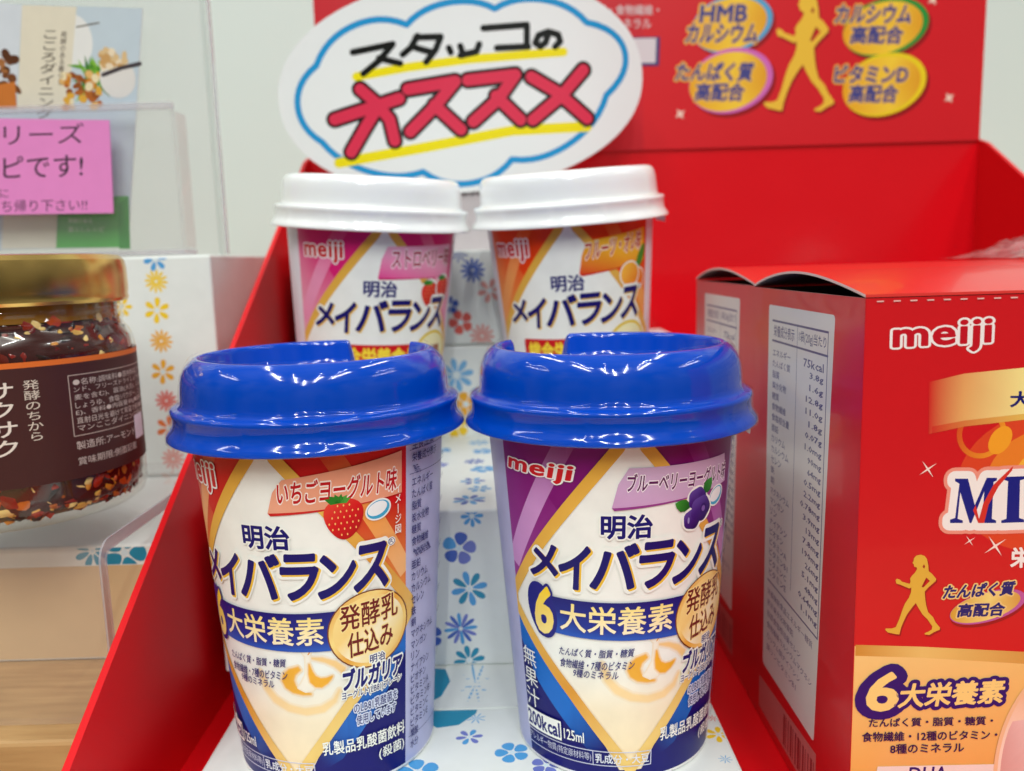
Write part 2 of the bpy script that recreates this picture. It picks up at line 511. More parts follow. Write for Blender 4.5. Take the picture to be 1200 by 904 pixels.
hd0, hd1 = -82.0, 212.8
h.rect(hd0, 164.5, hd1, 330, rgb(214, 26, 36)); h.up()
h.rect(-82, 164.5, 62, 330, rgb(206, 26, 40)); h.up()
BLUEH = rgb(70, 72, 138)
def badge(ov, t1, t2, rim):
    (a0, a1), (b0, b1), (c0, c1) = ov                       # left end, right end, lowest point
    cx, cy = (a0 + b0) / 2 + 1, (a1 + b1) / 2 - 1.5; ra = math.hypot(b0 - a0, b1 - a1) / 2; rb = abs(cy - c1) + 1
    rot = math.atan2(b1 - a1, b0 - a0) + 0.05
    h.ellipse(cx + 1.4, cy - 1.6, ra, rb, rgb(150, 16, 22), rot); h.up()
    h.ellipse(cx, cy, ra, rb, rim, rot); h.up()
    h.ellipse(cx - 1.2, cy - 0.3, ra * 0.93, rb * 0.9, grad((cx - ra, cy), (cx + ra, cy), [(0, rgb(238, 170, 30)), (0.6, rgb(250, 214, 60)), (1, rgb(226, 150, 30))]), rot); h.up()
    for s, ll, lr, ul in (t1, t2):
        h.text(s, ll, lr, ul, BLUEH, 0.035, [(0.085, rgb(238, 190, 90))])
    h.up()
badge(((82.53, 215.61),(118.07, 221.75),(98.37, 206.23)), ('HMB', (87.02, 218.34), (107.26, 218.14), (87.73, 225.06)), ('カルシウム', (80.66, 209.95), (111.89, 209.08), (82.15, 217.76)), rgb(90, 170, 214))
badge(((149.04, 212.35),(186.71, 218.44),(166.29, 202.91)), ('カルシウム', (146.30, 216.35), (179.34, 215.44), (147.58, 223.77)), ('高配合', (153.32, 207.58), (175.94, 206.96), (154.23, 214.71)), rgb(40, 150, 60))
badge(((81.46, 191.16),(118.48, 198.11),(98.61, 180.46)), ('たんぱく質', (76.16, 193.85), (109.86, 192.91), (77.66, 201.40)), ('高配合', (84.90, 185.23), (106.17, 184.64), (86.00, 192.49)), rgb(214, 110, 190))
badge(((149.78, 187.44),(186.65, 194.77),(167.23, 177.44)), ('ビタミンD', (146.64, 191.16), (178.89, 190.27), (147.57, 198.38)), ('高配合', (153.35, 182.59), (174.67, 182.00), (154.26, 189.86)), rgb(240, 214, 30))
WOMAN = [(400,80),(360,88),(340,112),(336,138),(327,155),(339,168),(342,188),(364,194),(368,210),(352,240),(325,270),(308,295),(312,325),(305,345),(235,325),(215,305),(187,297),(178,312),(185,342),(215,350),(300,386),(320,378),(318,420),(300,470),(265,525),(240,590),(215,670),(185,742),(150,755),(95,755),(90,768),(115,792),(190,808),(218,810),(232,750),(255,690),(285,625),(330,560),(363,520),(390,570),(425,625),(470,670),(515,735),(510,765),(480,785),(447,798),(450,811),(490,815),(530,790),(582,766),(585,748),(545,700),(520,650),(475,605),(455,540),(445,470),(440,415),(470,380),(538,318),(541,298),(500,250),(473,230),(469,180),(457,122),(435,92)]
WOMAN_GAP = [(452,285),(486,318),(428,378),(412,372)]
WOMAN_HAIR = [(430,166),(441,185),(433,207),(417,190)]
def woman(sh, ll, lr, ul, color, shade):
    lo, hi = np.array([90, 815.]), np.array([585, 80.])
    ll, lr, ul = map(np.asarray, (ll, lr, ul))
    def xf(pts):
        q = (np.asarray(pts, float) - lo) / (hi - lo)
        return ll + q[:, :1] * (lr - ll) + q[:, 1:] * (ul - ll)
    a = xf(WOMAN); g = xf(WOMAN_GAP); hr = xf(WOMAN_HAIR)
    if area2(a) < 0: a = a[::-1]
    if area2(g) > 0: g = g[::-1]
    if area2(hr) > 0: hr = hr[::-1]
    d = np.array([0.012, -0.016]) * np.linalg.norm(ul - ll) * 1.3
    sh.tris(*fill([a + d, g + d, hr + d]), shade); sh.up()
    sh.tris(*fill([a, g, hr]), color); sh.up()
woman(h, (115.75, 179.61), (147.00, 178.74), (114.95, 229.61), HY, rgb(158, 18, 24))
h.text('脂質・糖質・食物繊維・', (25.27, 222.88), (69.04, 221.67), (25.35, 227.12), HW, 0.02); h.text('8種のミネラル', (38.27, 216.83), (65.64, 216.08), (38.33, 221.10), HW, 0.02)
h.up()
h.poly([(41.96, 212.45),(69.01, 212.06),(68.60, 200.93),(41.82, 201.68)], rgb(70, 60, 120), 0.5); h.up()
h.poly([(41.96, 212.45),(67.88, 212.09),(67.47, 201.69),(41.82, 202.40)], rgb(222, 216, 220)); h.up()
h.rect(*(-74.80, 219.95), *(-70.90, 222.68), rgb(224, 150, 150))
def sparkle(sh, u, v, r, color, thin=0.16):
    pts = []
    for i in range(8):
        w = math.pi / 4 * i + 0.6; k = r if i % 2 == 0 else r * thin
        pts.append((u + k * math.cos(w), v + k * math.sin(w)))
    sh.poly(pts, color)
for q in ((78.44, 179.56), (198.19, 183.17), (189.05, 224.75)): sparkle(h, *q, 2.6, rgb(248, 214, 196), 0.4)
h.up()
def hdr3(u, v, o): return (u, YB - 0.93 - o, v)
hb = MB().box(hd0, hd1, YB - 0.9, YB + 0.2, 164.5, 330)
in_stand(h.build('header_panel', m_redin, hdr3, base=(hb.v, hb.f, np.tile(rgb(206, 20, 30), (sum(len(q) for q in hb.f), 1)))))

# ------------------------------------------------------------------ boxes wrapped in flower paper
m_wrap = ink_material('flower_wrapping_paper', 0.42, 0.05, (30, 0.12, 0.0008, 2), 0.03)
PAPER = rgb(234, 238, 234)
def flower(sh, u, v, r, kind, color, rot=0.0, sy=1.0):
    n, inner, wid, tip = {'daisy': (8, 0.18, 0.17, 1), 'round': (5, 0.2, 0.36, 1), 'star': (8, 0.05, 0.07, 1), 'six': (6, 0.2, 0.2, 1), 'aster': (12, 0.1, 0.11, 1)}[kind]
    cols = color if isinstance(color, list) else [color]
    for i in range(n):
        w = rot + 2 * math.pi * i / n
        pts = []
        for t in np.linspace(0, 2 * math.pi, 14, endpoint=False):
            a = (inner + 1) / 2 * r + math.cos(t) * (1 - inner) / 2 * r
            b = math.sin(t) * wid * r * (1.0 + 0.35 * math.cos(t))
            pts.append((u + a * math.cos(w) - b * math.sin(w), v + (a * math.sin(w) + b * math.cos(w)) * sy))
        sh.poly(pts, cols[i % len(cols)], sub=0.0012 * (i % 3))
    if kind in ('round', 'daisy', 'six'):
        sh.up(); sh.ellipse(u, v, r * (0.17 if kind == 'round' else 0.11), r * (0.17 if kind == 'round' else 0.11) * sy, rgb(214, 232, 240))
        sh.layer -= 1
    return sh
SKY = rgb(76, 160, 220); BLU = rgb(60, 96, 186); TEAL = rgb(20, 140, 176); LIL = rgb(110, 122, 200); PALEB = rgb(120, 180, 224)
YEL = rgb(246, 206, 28); AMB = rgb(240, 172, 34); ORG = rgb(236, 120, 50); CORAL = rgb(226, 96, 84); PNK = rgb(232, 160, 150)
def wrapped(label, x0, x1, y0, y1, z0, z1, front, top, group, right=None, name='wrapped_box', rot=0.0, bev=0.7):
    """paper-wrapped carton: front art in (x, z), top art in (x, y), right-side art in (y, z)"""
    cx, cy = (x0 + x1) / 2, (y0 + y1) / 2
    b = MB().box(x0 - cx, x1 - cx, y0 - cy, y1 - cy, 0, z1 - z0, bev)
    v3 = list(b.v); fc = list(b.f); ik = [np.tile(PAPER, (sum(len(q) for q in fc), 1))]
    for art, to3, cl in ((front, lambda u, v, o: (u - cx, y0 - cy - 0.02 - o, v - z0), (x0 + bev, z0 + bev, x1 - bev, z1 - bev)),
                         (top, lambda u, v, o: (u - cx, v - cy, z1 - z0 + 0.02 + o), (x0 + bev, y0 + bev, x1 - bev, y1 - bev)),
                         (right, lambda u, v, o: (x1 - cx + 0.02 + o, u - cy, v - z0), (y0 + bev, z0 + bev, y1 - bev, z1 - bev))):
        if not art: continue
        for V, T, color, off in art.items:
            tri = clip_tris(clip_tris(V[T], 0, cl[0], cl[2]), 1, cl[1], cl[3])
            if not len(tri): continue
            k = len(v3); a = tri.reshape(-1, 2)
            v3 += [to3(p, q, off) for p, q in a]; fc += [(k + i, k + i + 1, k + i + 2) for i in range(0, len(a), 3)]
            ik.append(np.tile(color, (len(a), 1)))
    o = obj(name, v3, fc, m_wrap, inks=np.concatenate(ik), loc=(cx, cy, z0), rot=(0, 0, rot))
    return tag(o, label, 'wrapped box', group)
GW = 'boxes wrapped in white flower paper'
# low sheet-covered box the yogurt cups stand on
t_ = Sheet()
for (u, v), r, k, c in (((-11.77, 199.60), 2.6, 'star', PALEB), ((-13.15, 191.09), 3.4, 'six', [LIL, SKY, LIL]), ((-2.56, 184.04), 4.2, 'round', SKY), ((5.40, 178.53), 3.6, 'round', LIL), ((-24.40, 177.33), 5.0, 'round', SKY), ((48.36, 189.06), 3.4, 'six', YEL), ((48.88, 196.37), 1.6, 'star', CORAL), ((47.39, 178.83), 1.7, 'star', PALEB), ((-60, 150), 4.0, 'round', SKY), ((-40, 130), 3.3, 'daisy', BLU), ((0, 140), 3.3, 'six', TEAL), ((34, 150), 3.3, 'six', YEL), ((20, 120), 4.0, 'round', AMB)) :
    flower(t_, u, v, r, k, c, random.random())
t_.up(); t_.poly([((-19.40, 204.14)[0] + a, (-19.40, 204.14)[1] + b) for a, b in ((-7, 1), (-6, -4), (-2, -8), (3, -7), (7, -2), (7.5, 1))], TEAL, 0.5)
wrapped('low white box with blue flower print under the two blue-lidded yogurt cups', -76, 50.3, 96, 204.5, -10.1, 0, None, t_, GW)
# sloping paper ledge and the step behind the cups
f_ = Sheet(); t2 = Sheet()
for (u, v), r, k, c in (((-12.16, 47.21), 3.2, 'daisy', SKY), ((-16.07, 37.96), 4.8, 'round', [LIL, BLU, SKY, BLU, LIL]), ((-13.64, 26.15), 5.2, 'daisy', [SKY, TEAL]), ((-16.49, 14.31), 4.8, 'aster', [BLU, LIL, SKY]), ((-14.42, 4.74), 4.5, 'daisy', TEAL), ((-25.27, 12.28), 3.6, 'round', BLU)):
    flower(f_, u, v, r, k, c, random.random())
for (u, v), r, k, c in (((-13.27, 231.86), 5.0, 'daisy', [SKY, BLU]), ((-10.71, 243.42), 3.7, 'six', SKY), ((-13.17, 252.58), 4.0, 'six', [BLU, SKY]), ((-10.41, 267.40), 4.3, 'round', SKY), ((-13.68, 278.49), 3.7, 'daisy', BLU), ((-11.21, 293.78), 4.0, 'round', SKY), ((-13.27, 308.41), 4.3, 'daisy', PALEB), ((-25.45, 275.04), 3.1, 'round', LIL), ((-26.64, 297.15), 4.0, 'round', SKY)):
    flower(t2, u, v, r, k, c, random.random())
wrapped('white box with a column of blue flowers, the step just behind the yogurt cups', -84, 47, 222, 322, 3.2, 49, f_, t2, GW)
lf = Sheet()
for u, v, r, k, c, sy in ((-12.5, 10.5, 4.2, 'star', PALEB, 2.0),): flower(lf, u, v, r, k, c, 0.3, sy)
lf.up(); lf.poly([(-34, 3), (-33, 15), (-28, 17.5), (-21.5, 16.5), (-20, 12), (-22, 6), (-26, 2.5)], TEAL, 0.4)
led = MB()
def ledge3(u, v, o):                                        # v = distance up the slope from its front fold
    q = v / 19.0
    return (u, 204.6 + v * 0.985 - o * 0.2, 0.0 + 3.1 * q * q * (1.4 - 0.4 * q) + 0.1 + o)
lv = []; lq = []
NX, NY = 2, 12
for j in range(NY + 1):
    for i in range(NX): lv.append(ledge3(-76 + i * 122, 19.0 * j / NY, 0))
for j in range(NY):
    lq.append((j * 2, j * 2 + 1, j * 2 + 3, j * 2 + 2))
n0 = len(lv)
lv += [(-76, 204.6, -10), (46, 204.6, -10), (46, 323, -10), (-76, 323, -10), (-76, 323, 3.1), (46, 323, 3.1)]
lq += [(n0, n0 + 1, 1, 0), (n0 + 1, n0 + 2, n0 + 5, 2 * NY + 1), (n0 + 2, n0 + 3, n0 + 4, n0 + 5), (n0 + 3, n0, 2 * NY, n0 + 4), (2 * NY, 2 * NY + 1, n0 + 5, n0 + 4), (n0 + 3, n0 + 2, n0 + 1, n0)]
lq[-5] = (n0 + 1, n0 + 2, n0 + 5, 2 * NY + 1)
lik = np.tile(PAPER, (sum(len(q) for q in lq), 1))
tag(lf.build('wrapped_box', m_wrap, ledge3, base=(lv, lq, lik), clip=(-76, 0.4, 50, 18.6)), 'flat white box with a teal petal blot, wedged under the flowered step', 'wrapped box', GW)
f_ = Sheet()
for (u, v), r, k, c in (((-21.66, 73.18), 6.8, 'daisy', PALEB), ((-18.40, 61.52), 5.0, 'round', AMB), ((-22.44, 52.71), 4.8, 'round', YEL), ((-60, 66), 5.6, 'daisy', SKY), ((30, 60), 5.6, 'round', YEL), ((50, 70), 4.8, 'six', AMB)):
    flower(f_, u, v, r, k, c, random.random())
wrapped('white box with a pale blue and an amber flower, directly behind the blue lids', -84, 69, 322.6, 379, -10.1, 84.5, f_, None, GW)
f_ = Sheet()
for (u, v), r, k, c in (((-13.98, 113.76), 4.9, 'aster', BLU), ((-7.60, 105.65), 4.8, 'six', PNK), ((-19.40, 93.64), 4.8, 'round', CORAL), ((-11.20, 88.02), 5.0, 'aster', PNK), ((-23.49, 100.45), 3.6, 'round', BLU), ((-19.06, 120.15), 3.6, 'star', BLU), ((4.51, 108.94), 5, 'daisy', YEL)):
    flower(f_, u, v, r, k, c, random.random())
wrapped('white box with pink and blue flowers, between the two white-lidded cups', -84, 52, 326, 378, 84.8, 121.6, f_, None, GW)
# the carton and the leaf sign behind the white lids
g_ = Sheet()
g_.text('8種のミネラル', (-30, 143.2), (-9.4, 143.9), (-30, 146.2), rgb(60, 50, 60), 0.02)
gb = MB().box(-44, 8, 349.2, 372, 121.8, 147.4, 0.4)
tag(g_.build('carton', m_wrap, lambda u, v, o: (u, 349.17 - o, v), base=(gb.v, gb.f, np.tile(rgb(186, 178, 180), (sum(len(q) for q in gb.f), 1)))), 'small grey carton with printed writing behind the gap between the white lids', 'carton')

# ------------------------------------------------------------------ hand-drawn recommendation sign
m_sign = ink_material('laminated_paper', 0.12, 0.6, (45, 0.25, 0.0006, 3), 0.0)
sg = Sheet(); K = 0.142
def z4(*pts): return [((x - 580) * K, (262 - y) * K) for x, y in pts]
def arc_pts(p, q, bulge, n=14):
    p, q = np.asarray(p, float), np.asarray(q, float); d = q - p; L = np.hypot(*d); nrm = np.array([-d[1], d[0]]) / L
    return [tuple(p + d * t + nrm * bulge * 4 * t * (1 - t) * (1 + 0.25 * (2 * t - 1) ** 2)) for t in np.linspace(0, 1, n)]
SBLUE = rgb(36, 150, 210)
cusp = z4((425, 88), (672, 45), (930, 80), (990, 275), (720, 455), (465, 490), (178, 408), (168, 198))
bul = [38, 42, 85, 55, 50, 42, 62, 56]
path = []
for i in range(8):
    d_ = arc_pts(cusp[i], cusp[(i + 1) % 8], bul[i] * K)
    path += d_[:-1]
sg.stroke(path, 2.5, SBLUE, closed=True); sg.up()
YL = rgb(244, 226, 20)
sg.stroke(z4((280, 228), (420, 203), (600, 180), (865, 160)), 3.4, YL); sg.stroke(z4((224, 465), (480, 420), (720, 375), (935, 363)), 4.0, YL); sg.up()
HAND = [[(272, 162), (385, 140)], [(385, 140), (345, 185), (300, 220)], [(345, 178), (405, 192)],
        [(455, 118), (435, 150), (412, 168)], [(450, 122), (520, 120)], [(520, 120), (505, 155), (478, 188)], [(450, 150), (495, 162)],
        [(543, 150), (548, 162)], [(575, 145), (580, 160)], [(628, 140), (620, 160), (575, 170)],
        [(640, 97), (735, 90), (762, 88)], [(762, 88), (762, 145)], [(678, 150), (766, 146)],
        [(822, 112), (815, 135), (800, 146), (786, 136), (795, 116), (822, 106), (850, 114), (856, 132), (842, 146)]]
for i, p in enumerate(HAND): sg.stroke(z4(*p), 2.6, rgb(20, 22, 18), sub=0.0008 * (i % 5))
sg.up()
BIG = [[(215, 345), (400, 287)], [(290, 262), (335, 300), (372, 345), (385, 403)], [(338, 312), (300, 370), (260, 435)],
       [(425, 262), (560, 240)], [(560, 240), (500, 310), (430, 378)], [(500, 305), (575, 372)],
       [(595, 237), (730, 222)], [(730, 222), (680, 290), (610, 350)], [(675, 280), (745, 345)],
       [(922, 208), (860, 280), (780, 345)], [(775, 228), (850, 270), (935, 340)]]
def merged(paths, w):
    return fill([offset_contour(np.concatenate([np.asarray(p, float), np.asarray(p, float)[-2:0:-1]]) if len(p) > 2 else np.asarray(p, float), w / 2, 0.35) for p in paths])
bigs = [z4(*p) for p in BIG]
sg.tris(*merged(bigs, 7.0), rgb(36, 22, 24)); sg.up()
sg.tris(*merged(bigs, 4.5), rgb(222, 52, 82)); sg.up()
t = np.linspace(0, 2 * np.pi, 90, endpoint=False)
se = np.stack([74 * np.sign(np.cos(t)) * np.abs(np.cos(t)) ** 0.94, 41.5 * np.sign(np.sin(t)) * np.abs(np.sin(t)) ** 0.94], 1)
c_, s_ = math.cos(0.10), math.sin(0.10)
outline = np.stack([se[:, 0] * c_ - se[:, 1] * s_ - 0.5, se[:, 0] * s_ + se[:, 1] * c_ + 1.0], 1)
def sign3(u, v, o):
    cr, sr = math.cos(ROLL), math.sin(ROLL)
    k = max(0.0, (u - 38) / 35.0)                            # the right end curls back
    return ((-16.47, 185.81)[0] + u * cr + v * sr, 347.8 + 5.5 * k * k - o, (-16.47, 185.81)[1] - u * sr + v * cr)
sh0 = Sheet(); sh0.tris(*fill([outline]), rgb(238, 240, 240))
sg.items = sh0.items + [(V, T, c, o + 0.02) for V, T, c, o in sg.items]
# back face and rim of the card
eb = []; ef = []
for u, v in outline: eb.append(sign3(u, v, 0)); eb.append(sign3(u, v, -0.5))
no_ = len(outline)
for i in range(no_):
    j = (i + 1) % no_
    ef.append((2 * i, 2 * i + 1, 2 * j + 1, 2 * j))
Vb, Tb = fill([outline])
trib = strips(Vb[Tb], 4.0).reshape(-1, 2)
kb = len(eb); eb += [sign3(u, v, -0.5) for u, v in trib]; ef += [(kb + i + 2, kb + i + 1, kb + i) for i in range(0, len(trib), 3)]
ink_b = np.tile(rgb(214, 216, 216), (sum(len(q) for q in ef), 1))
sign = sg.build('shop_sign', m_sign, sign3, cut=3.0, clip=(-80, -60, 80, 60), base=(eb, ef, ink_b))
# lettering clipped to the card needs no clip: the strokes lie inside it, except the cloud line which runs off the lower edge
tag(sign, 'white oval sign with a blue cloud outline and large pink and black handwriting', 'sign')

# ------------------------------------------------------------------ the drink cups
m_sleeve = ink_material('printed_sleeve', 0.34, 0.0, None, 0.05, 0.25)
m_cupwhite = principled('cup_plastic', rgb(236, 236, 238), 0.35, sss=0.2)
m_blue = principled('blue_lid_plastic', rgb(0, 68, 182), 0.09, coat=0.0, spec=0.45)
m_whitelid = principled('white_lid_plastic', rgb(244, 246, 246), 0.12, coat=0.3, spec=0.5, sss=0.15)
m_foil = principled('foil_tab', rgb(226, 228, 228), 0.3)
m_film = clear_material('shrink_film', (0.99, 0.985, 1.0), 0.06, 0.0, bump=(70, 0.12, 0.001), gain=0.45)
CR0, CR1, CH = 23.3, 28.9, 79.5
def cup3(u, v, o):
    t = u / 26.0; R = CR0 + (CR1 - CR0) * v / CH + o
    return (R * math.sin(t), -R * math.cos(t), v)
D = 0.4538                                                    # millimetres of artwork per degree round the cup
LAV = rgb(190, 192, 228)
FACTS = ['栄養機能食品', '主食,主菜', '栄養成分表示', '表示', 'エネルギー', 'たんぱく質', '脂質', '炭水化物', '糖質', '食物繊維', '食塩相当量', '亜鉛', 'カリウム', 'カルシウム', 'セレン', '鉄', '銅', 'マグネシウム', 'マンガン', 'リン', 'ナイアシン', 'ビオチン', 'ビタミンA', 'ビタミンB1', 'ビタミンC', 'ビタミンE', '葉酸', '水分']
def strawberry(sh, cu, cv, w, hgt, seeds=True):
    t = np.linspace(0, 2 * np.pi, 36, endpoint=False)
    def body(k): return [(cu + k * w / 2 * math.sin(a) * (1 + 0.22 * math.cos(a)), cv - 0.02 * hgt + k * hgt / 2 * math.cos(a) * (1 if math.cos(a) > 0 else 1.12)) for a in t]
    sh.poly(body(1), grad((cu - w / 2, cv + hgt / 2), (cu + w / 2, cv - hgt / 2), [(0, rgb(240, 78, 60)), (0.5, rgb(214, 24, 30)), (1, rgb(166, 10, 20))])); sh.up()
    if seeds:
        for i in range(-3, 4):
            for j in range(-3, 4):
                x, y = i * w * 0.15 + (j % 2) * w * 0.07, j * hgt * 0.15
                if (x / (w * 0.44)) ** 2 + ((y + 0.04 * hgt) / (hgt * 0.46)) ** 2 < 0.9: sh.ellipse(cu + x, cv + y, w * 0.02, hgt * 0.03, rgb(250, 190, 110), n=8)
        sh.up()
    for a in (-1.25, -0.7, -0.2, 0.3, 0.8, 1.35):
        L = w * 0.34
        tip = (cu - w * 0.14 + L * math.sin(a), cv + hgt * 0.44 + L * math.cos(a) * 0.55)
        b = (cu - w * 0.1, cv + hgt * 0.36); n = np.array([-(tip[1] - b[1]), tip[0] - b[0]]) * 0.26
        sh.poly([b, ((b[0] + tip[0]) / 2 + n[0], (b[1] + tip[1]) / 2 + n[1]), tip, ((b[0] + tip[0]) / 2 - n[0], (b[1] + tip[1]) / 2 - n[1])], rgb(40, 130, 40) if a < 0.5 else rgb(74, 160, 60), sub=0.002 * (a > 0))
    sh.up()
def blueberries(sh, cu, cv, r):
    t = np.linspace(0, 2 * np.pi, 30, endpoint=False)
    for x, y, k in ((-0.55, -0.95, 0.9), (-0.1, 0.75, 0.95), (0.35, -0.2, 1.1)): sh.ellipse(cu + x * r, cv + y * r, r * k + 0.45, r * k + 0.45, WHITE, sub=0.002 * k)
    sh.up()
    for x, y, a in ((-0.85, 0.1, 2.75), (0.6, 1.0, 0.95)):
        L = r * 1.55; d = np.array([math.cos(a), math.sin(a)]); n = np.array([-d[1], d[0]]) * r * 0.55; b = np.array([cu + x * r, cv + y * r])
        lf_ = [b, b + d * L * 0.25 + n * 0.75, b + d * L * 0.5 + n, b + d * L * 0.8 + n * 0.6, b + d * L, b + d * L * 0.75 - n * 0.7, b + d * L * 0.45 - n, b + d * L * 0.2 - n * 0.7]
        sh.poly(lf_, grad(b, b + d * L, [(0, rgb(14, 90, 30)), (1, rgb(56, 150, 50))]))
    sh.up()
    for x, y, k in ((-0.55, -0.95, 0.9), (-0.1, 0.75, 0.95), (0.35, -0.2, 1.1)):
        body = [(cu + x * r + r * k * (1 + 0.05 * math.cos(5 * a + x)) * math.cos(a), cv + y * r + r * k * (1 + 0.05 * math.cos(5 * a + x)) * math.sin(a)) for a in t]
        sh.poly(body, grad((cu + (x - k * 0.6) * r, cv + (y + k) * r), (cu + (x + k * 0.6) * r, cv + (y - k) * r), [(0, rgb(104, 78, 168)), (0.45, rgb(66, 30, 124)), (1, rgb(34, 12, 82))])); sh.up()
    sh.ellipse(cu + 0.62 * r, cv - 0.25 * r, r * 0.36, r * 0.46, rgb(50, 20, 104)); sh.up(); sh.ellipse(cu + 0.62 * r, cv - 0.25 * r, r * 0.2, r * 0.26, rgb(124, 92, 172)); sh.up()
    sh.ellipse(cu - 0.95 * r, cv - 1.0 * r, r * 0.1, r * 0.28, rgb(150, 140, 200)); sh.up()
def orange_fruit(sh, cu, cv, r):
    t = np.linspace(0, 2 * np.pi, 20, endpoint=False)
    sh.ellipse(cu + r * 0.95, cv + r * 1.5, r * 0.42, r * 1.1, rgb(66, 140, 50), -0.5); sh.up()
    for x, y, k in ((0.55, -0.35, 0.85), (-0.4, 0.1, 1.0)):
        sh.ellipse(cu + x * r, cv + y * r, k * r * 1.12, k * r * 1.12, WHITE); sh.up()
        sh.ellipse(cu + x * r, cv + y * r, k * r, k * r, grad((cu - r, cv + r), (cu + r, cv - r), [(0, rgb(252, 190, 70)), (1, rgb(236, 104, 24))])); sh.up()

def cup_art(v):
    s = Sheet()
    P = lambda th, z: (th * D, z)
    u0, u1 = -64.5 * D, 63.5 * D
    lower = v['lower']
    s.rect(u0, 1.0, u1, 41, lower); s.rect(u0, 41, u1, 84, v['field']); s.rect(u1, 1.0, u0 + 360 * D, 84, LAV if v['kind'] == 'yogurt' else rgb(232, 228, 236)); s.up()
    s.poly([P(-64.5, 41), P(-30, 41), P(-30, 62), P(-64.5, 84)], grad(P(-64.5, 41), P(-48, 72), [(0, v['glow']), (1, v['field'])])); s.up()
    s.poly([P(63.5, 38), P(63.5, 66), P(40, 66), P(28, 58)], grad(P(52, 42), P(56, 66), [(0, v['glow']), (1, v['field'])])); s.up()
    # pale streak beside the diamond
    s.poly([P(-27, 84), P(-17, 84), P(-47, 58.5), P(-60, 48), P(-64.5, 49), P(-64.5, 53)], grad(P(-60, 50), P(-24, 80), [(0, v['streak']), (0.45, v['streak']), (1, v['field'])])); s.up()
    s.poly([P(27, 84), P(17, 84), P(47, 58.5), P(60, 48), P(63.5, 49), P(63.5, 53)], grad(P(60, 50), P(24, 80), [(0, v['streak']), (0.45, v['glow']), (1, v['field'])])); s.up()
    lb = v['lowband']
    s.poly([P(-64.5, 37), P(-64.5, 30), P(-52, 21), P(-20, 6), P(-8, 4), P(-30, 21)], grad(P(-60, 30), P(-14, 8), [(0, lb), (0.6, lb), (1, lower)])); s.up()
    s.poly([P(63.5, 37), P(63.5, 30), P(50, 21), P(26, 8), P(8, 4), P(30, 21)], grad(P(60, 30), P(14, 8), [(0, lb), (0.6, lb), (1, lower)])); s.up()
    dia = [P(0, 3.2), P(30, 20.7), P(66, 38.8), P(66, 41.5), P(48.5, 52.5), P(6, 78), P(0, 83.8), P(-6, 78), P(-48.5, 52.5), P(-66, 41.5), P(-66, 38.8), P(-30, 20.7)]
    s.poly(dia, WHITE); s.up()
    s.poly([P(-6, 3), P(6, 3), P(28, 20.5), P(44, 29.5), P(-44, 29.5), P(-28, 20.5)], grad(P(0, 29.5), P(0, 6), [(0, WHITE), (0.5, rgb(246, 230, 200)), (1, rgb(248, 226, 186))])); s.up()
    if v['kind'] == 'yogurt':
        ground = rgb(243, 230, 206)                             # poured yogurt swirl
        soft(s, [(-6.35, 29.18), (-5.06, 25.89), (-2.83, 23.52), (0.36, 21.71), (3.93, 20.98), (7.70, 21.41), (10.63, 22.92), (11.97, 25.00), (10.95, 22.35), (8.27, 20.32), (4.21, 19.71), (-0.08, 20.52), (-3.52, 22.30), (-5.75, 25.13)], rgb(246, 214, 158), ground, 0.9)
        soft(s, [(9.32, 32.19), (11.31, 30.87), (12.88, 29.12), (13.44, 30.16), (11.54, 31.90), (8.76, 33.07), (6.50, 33.23), (7.75, 32.77)], rgb(246, 206, 140), rgb(241, 236, 226), 0.8)
        soft(s, [(3.25, 31.09), (1.20, 30.45), (-0.14, 29.23), (-0.63, 27.69), (-0.00, 26.22), (1.60, 25.13), (3.85, 24.65), (5.55, 24.70), (3.36, 25.56), (2.21, 26.60), (1.86, 28.00), (2.35, 29.39), (3.60, 30.52)], rgb(240, 176, 58), ground, 0.8)
        soft(s, [(5.03, 35.59), (4.58, 35.19), (4.74, 34.58), (5.28, 33.91), (5.27, 32.24), (5.04, 29.41), (3.79, 27.18), (3.10, 26.32), (4.55, 25.50), (6.26, 25.84), (5.67, 28.59), (5.81, 32.16), (5.88, 33.82), (6.20, 34.70), (5.83, 35.47)], rgb(246, 240, 226), ground, 0.5)
        soft(s, [(5.82, 31.79), (5.60, 29.57), (5.82, 27.60), (6.86, 26.50), (8.15, 26.30), (9.45, 27.11), (10.34, 28.10), (10.60, 28.63), (9.40, 28.28), (8.06, 28.27), (6.95, 28.90), (6.31, 30.11)], rgb(240, 174, 50), ground, 0.6)
        s.poly([(6.14, 35.30), (5.97, 34.74), (5.62, 34.08), (5.87, 34.11), (6.32, 34.74)], rgb(232, 160, 60)); s.up()
    s.stroke(dia, 2.5, grad(P(-60, 70), P(60, 8), [(0, rgb(222, 158, 40)), (0.3, rgb(236, 190, 90)), (0.55, rgb(220, 150, 50)), (0.8, rgb(240, 204, 120)), (1, rgb(222, 160, 60))]), closed=True); s.up()
    # maker's lettering at the top left
    mj = v['maker']
    s.text('meiji', *mj, rgb(206, 22, 36), 0.03, [(0.055, rgb(244, 240, 240))], track=0.035); s.up()
    fl = v['flag']
    s.poly(fl, grad(fl[0], fl[3], [(0, v['flag0']), (1, v['flag1'])])); s.up()
    s.poly([fl[0], (fl[0][0] + 0.5, fl[0][1] - 0.6), (fl[1][0] + 1.2, fl[1][1] + 0.1), fl[1]], v['flagline']); s.up()
    s.text(v['flavour'], *v['flavour_at'], v['flavour_ink'], 0.022, [(0.06, v['flavour_edge'])], res=3); s.up()
    v['fruit'](s)
    s.up()
    # 明治 and the big name
    s.text('明治', (-6.01, 58.48), (3.96, 58.32), (-5.92, 63.62), NAVY, 0.03, [(0.07, WHITE)]); s.up()
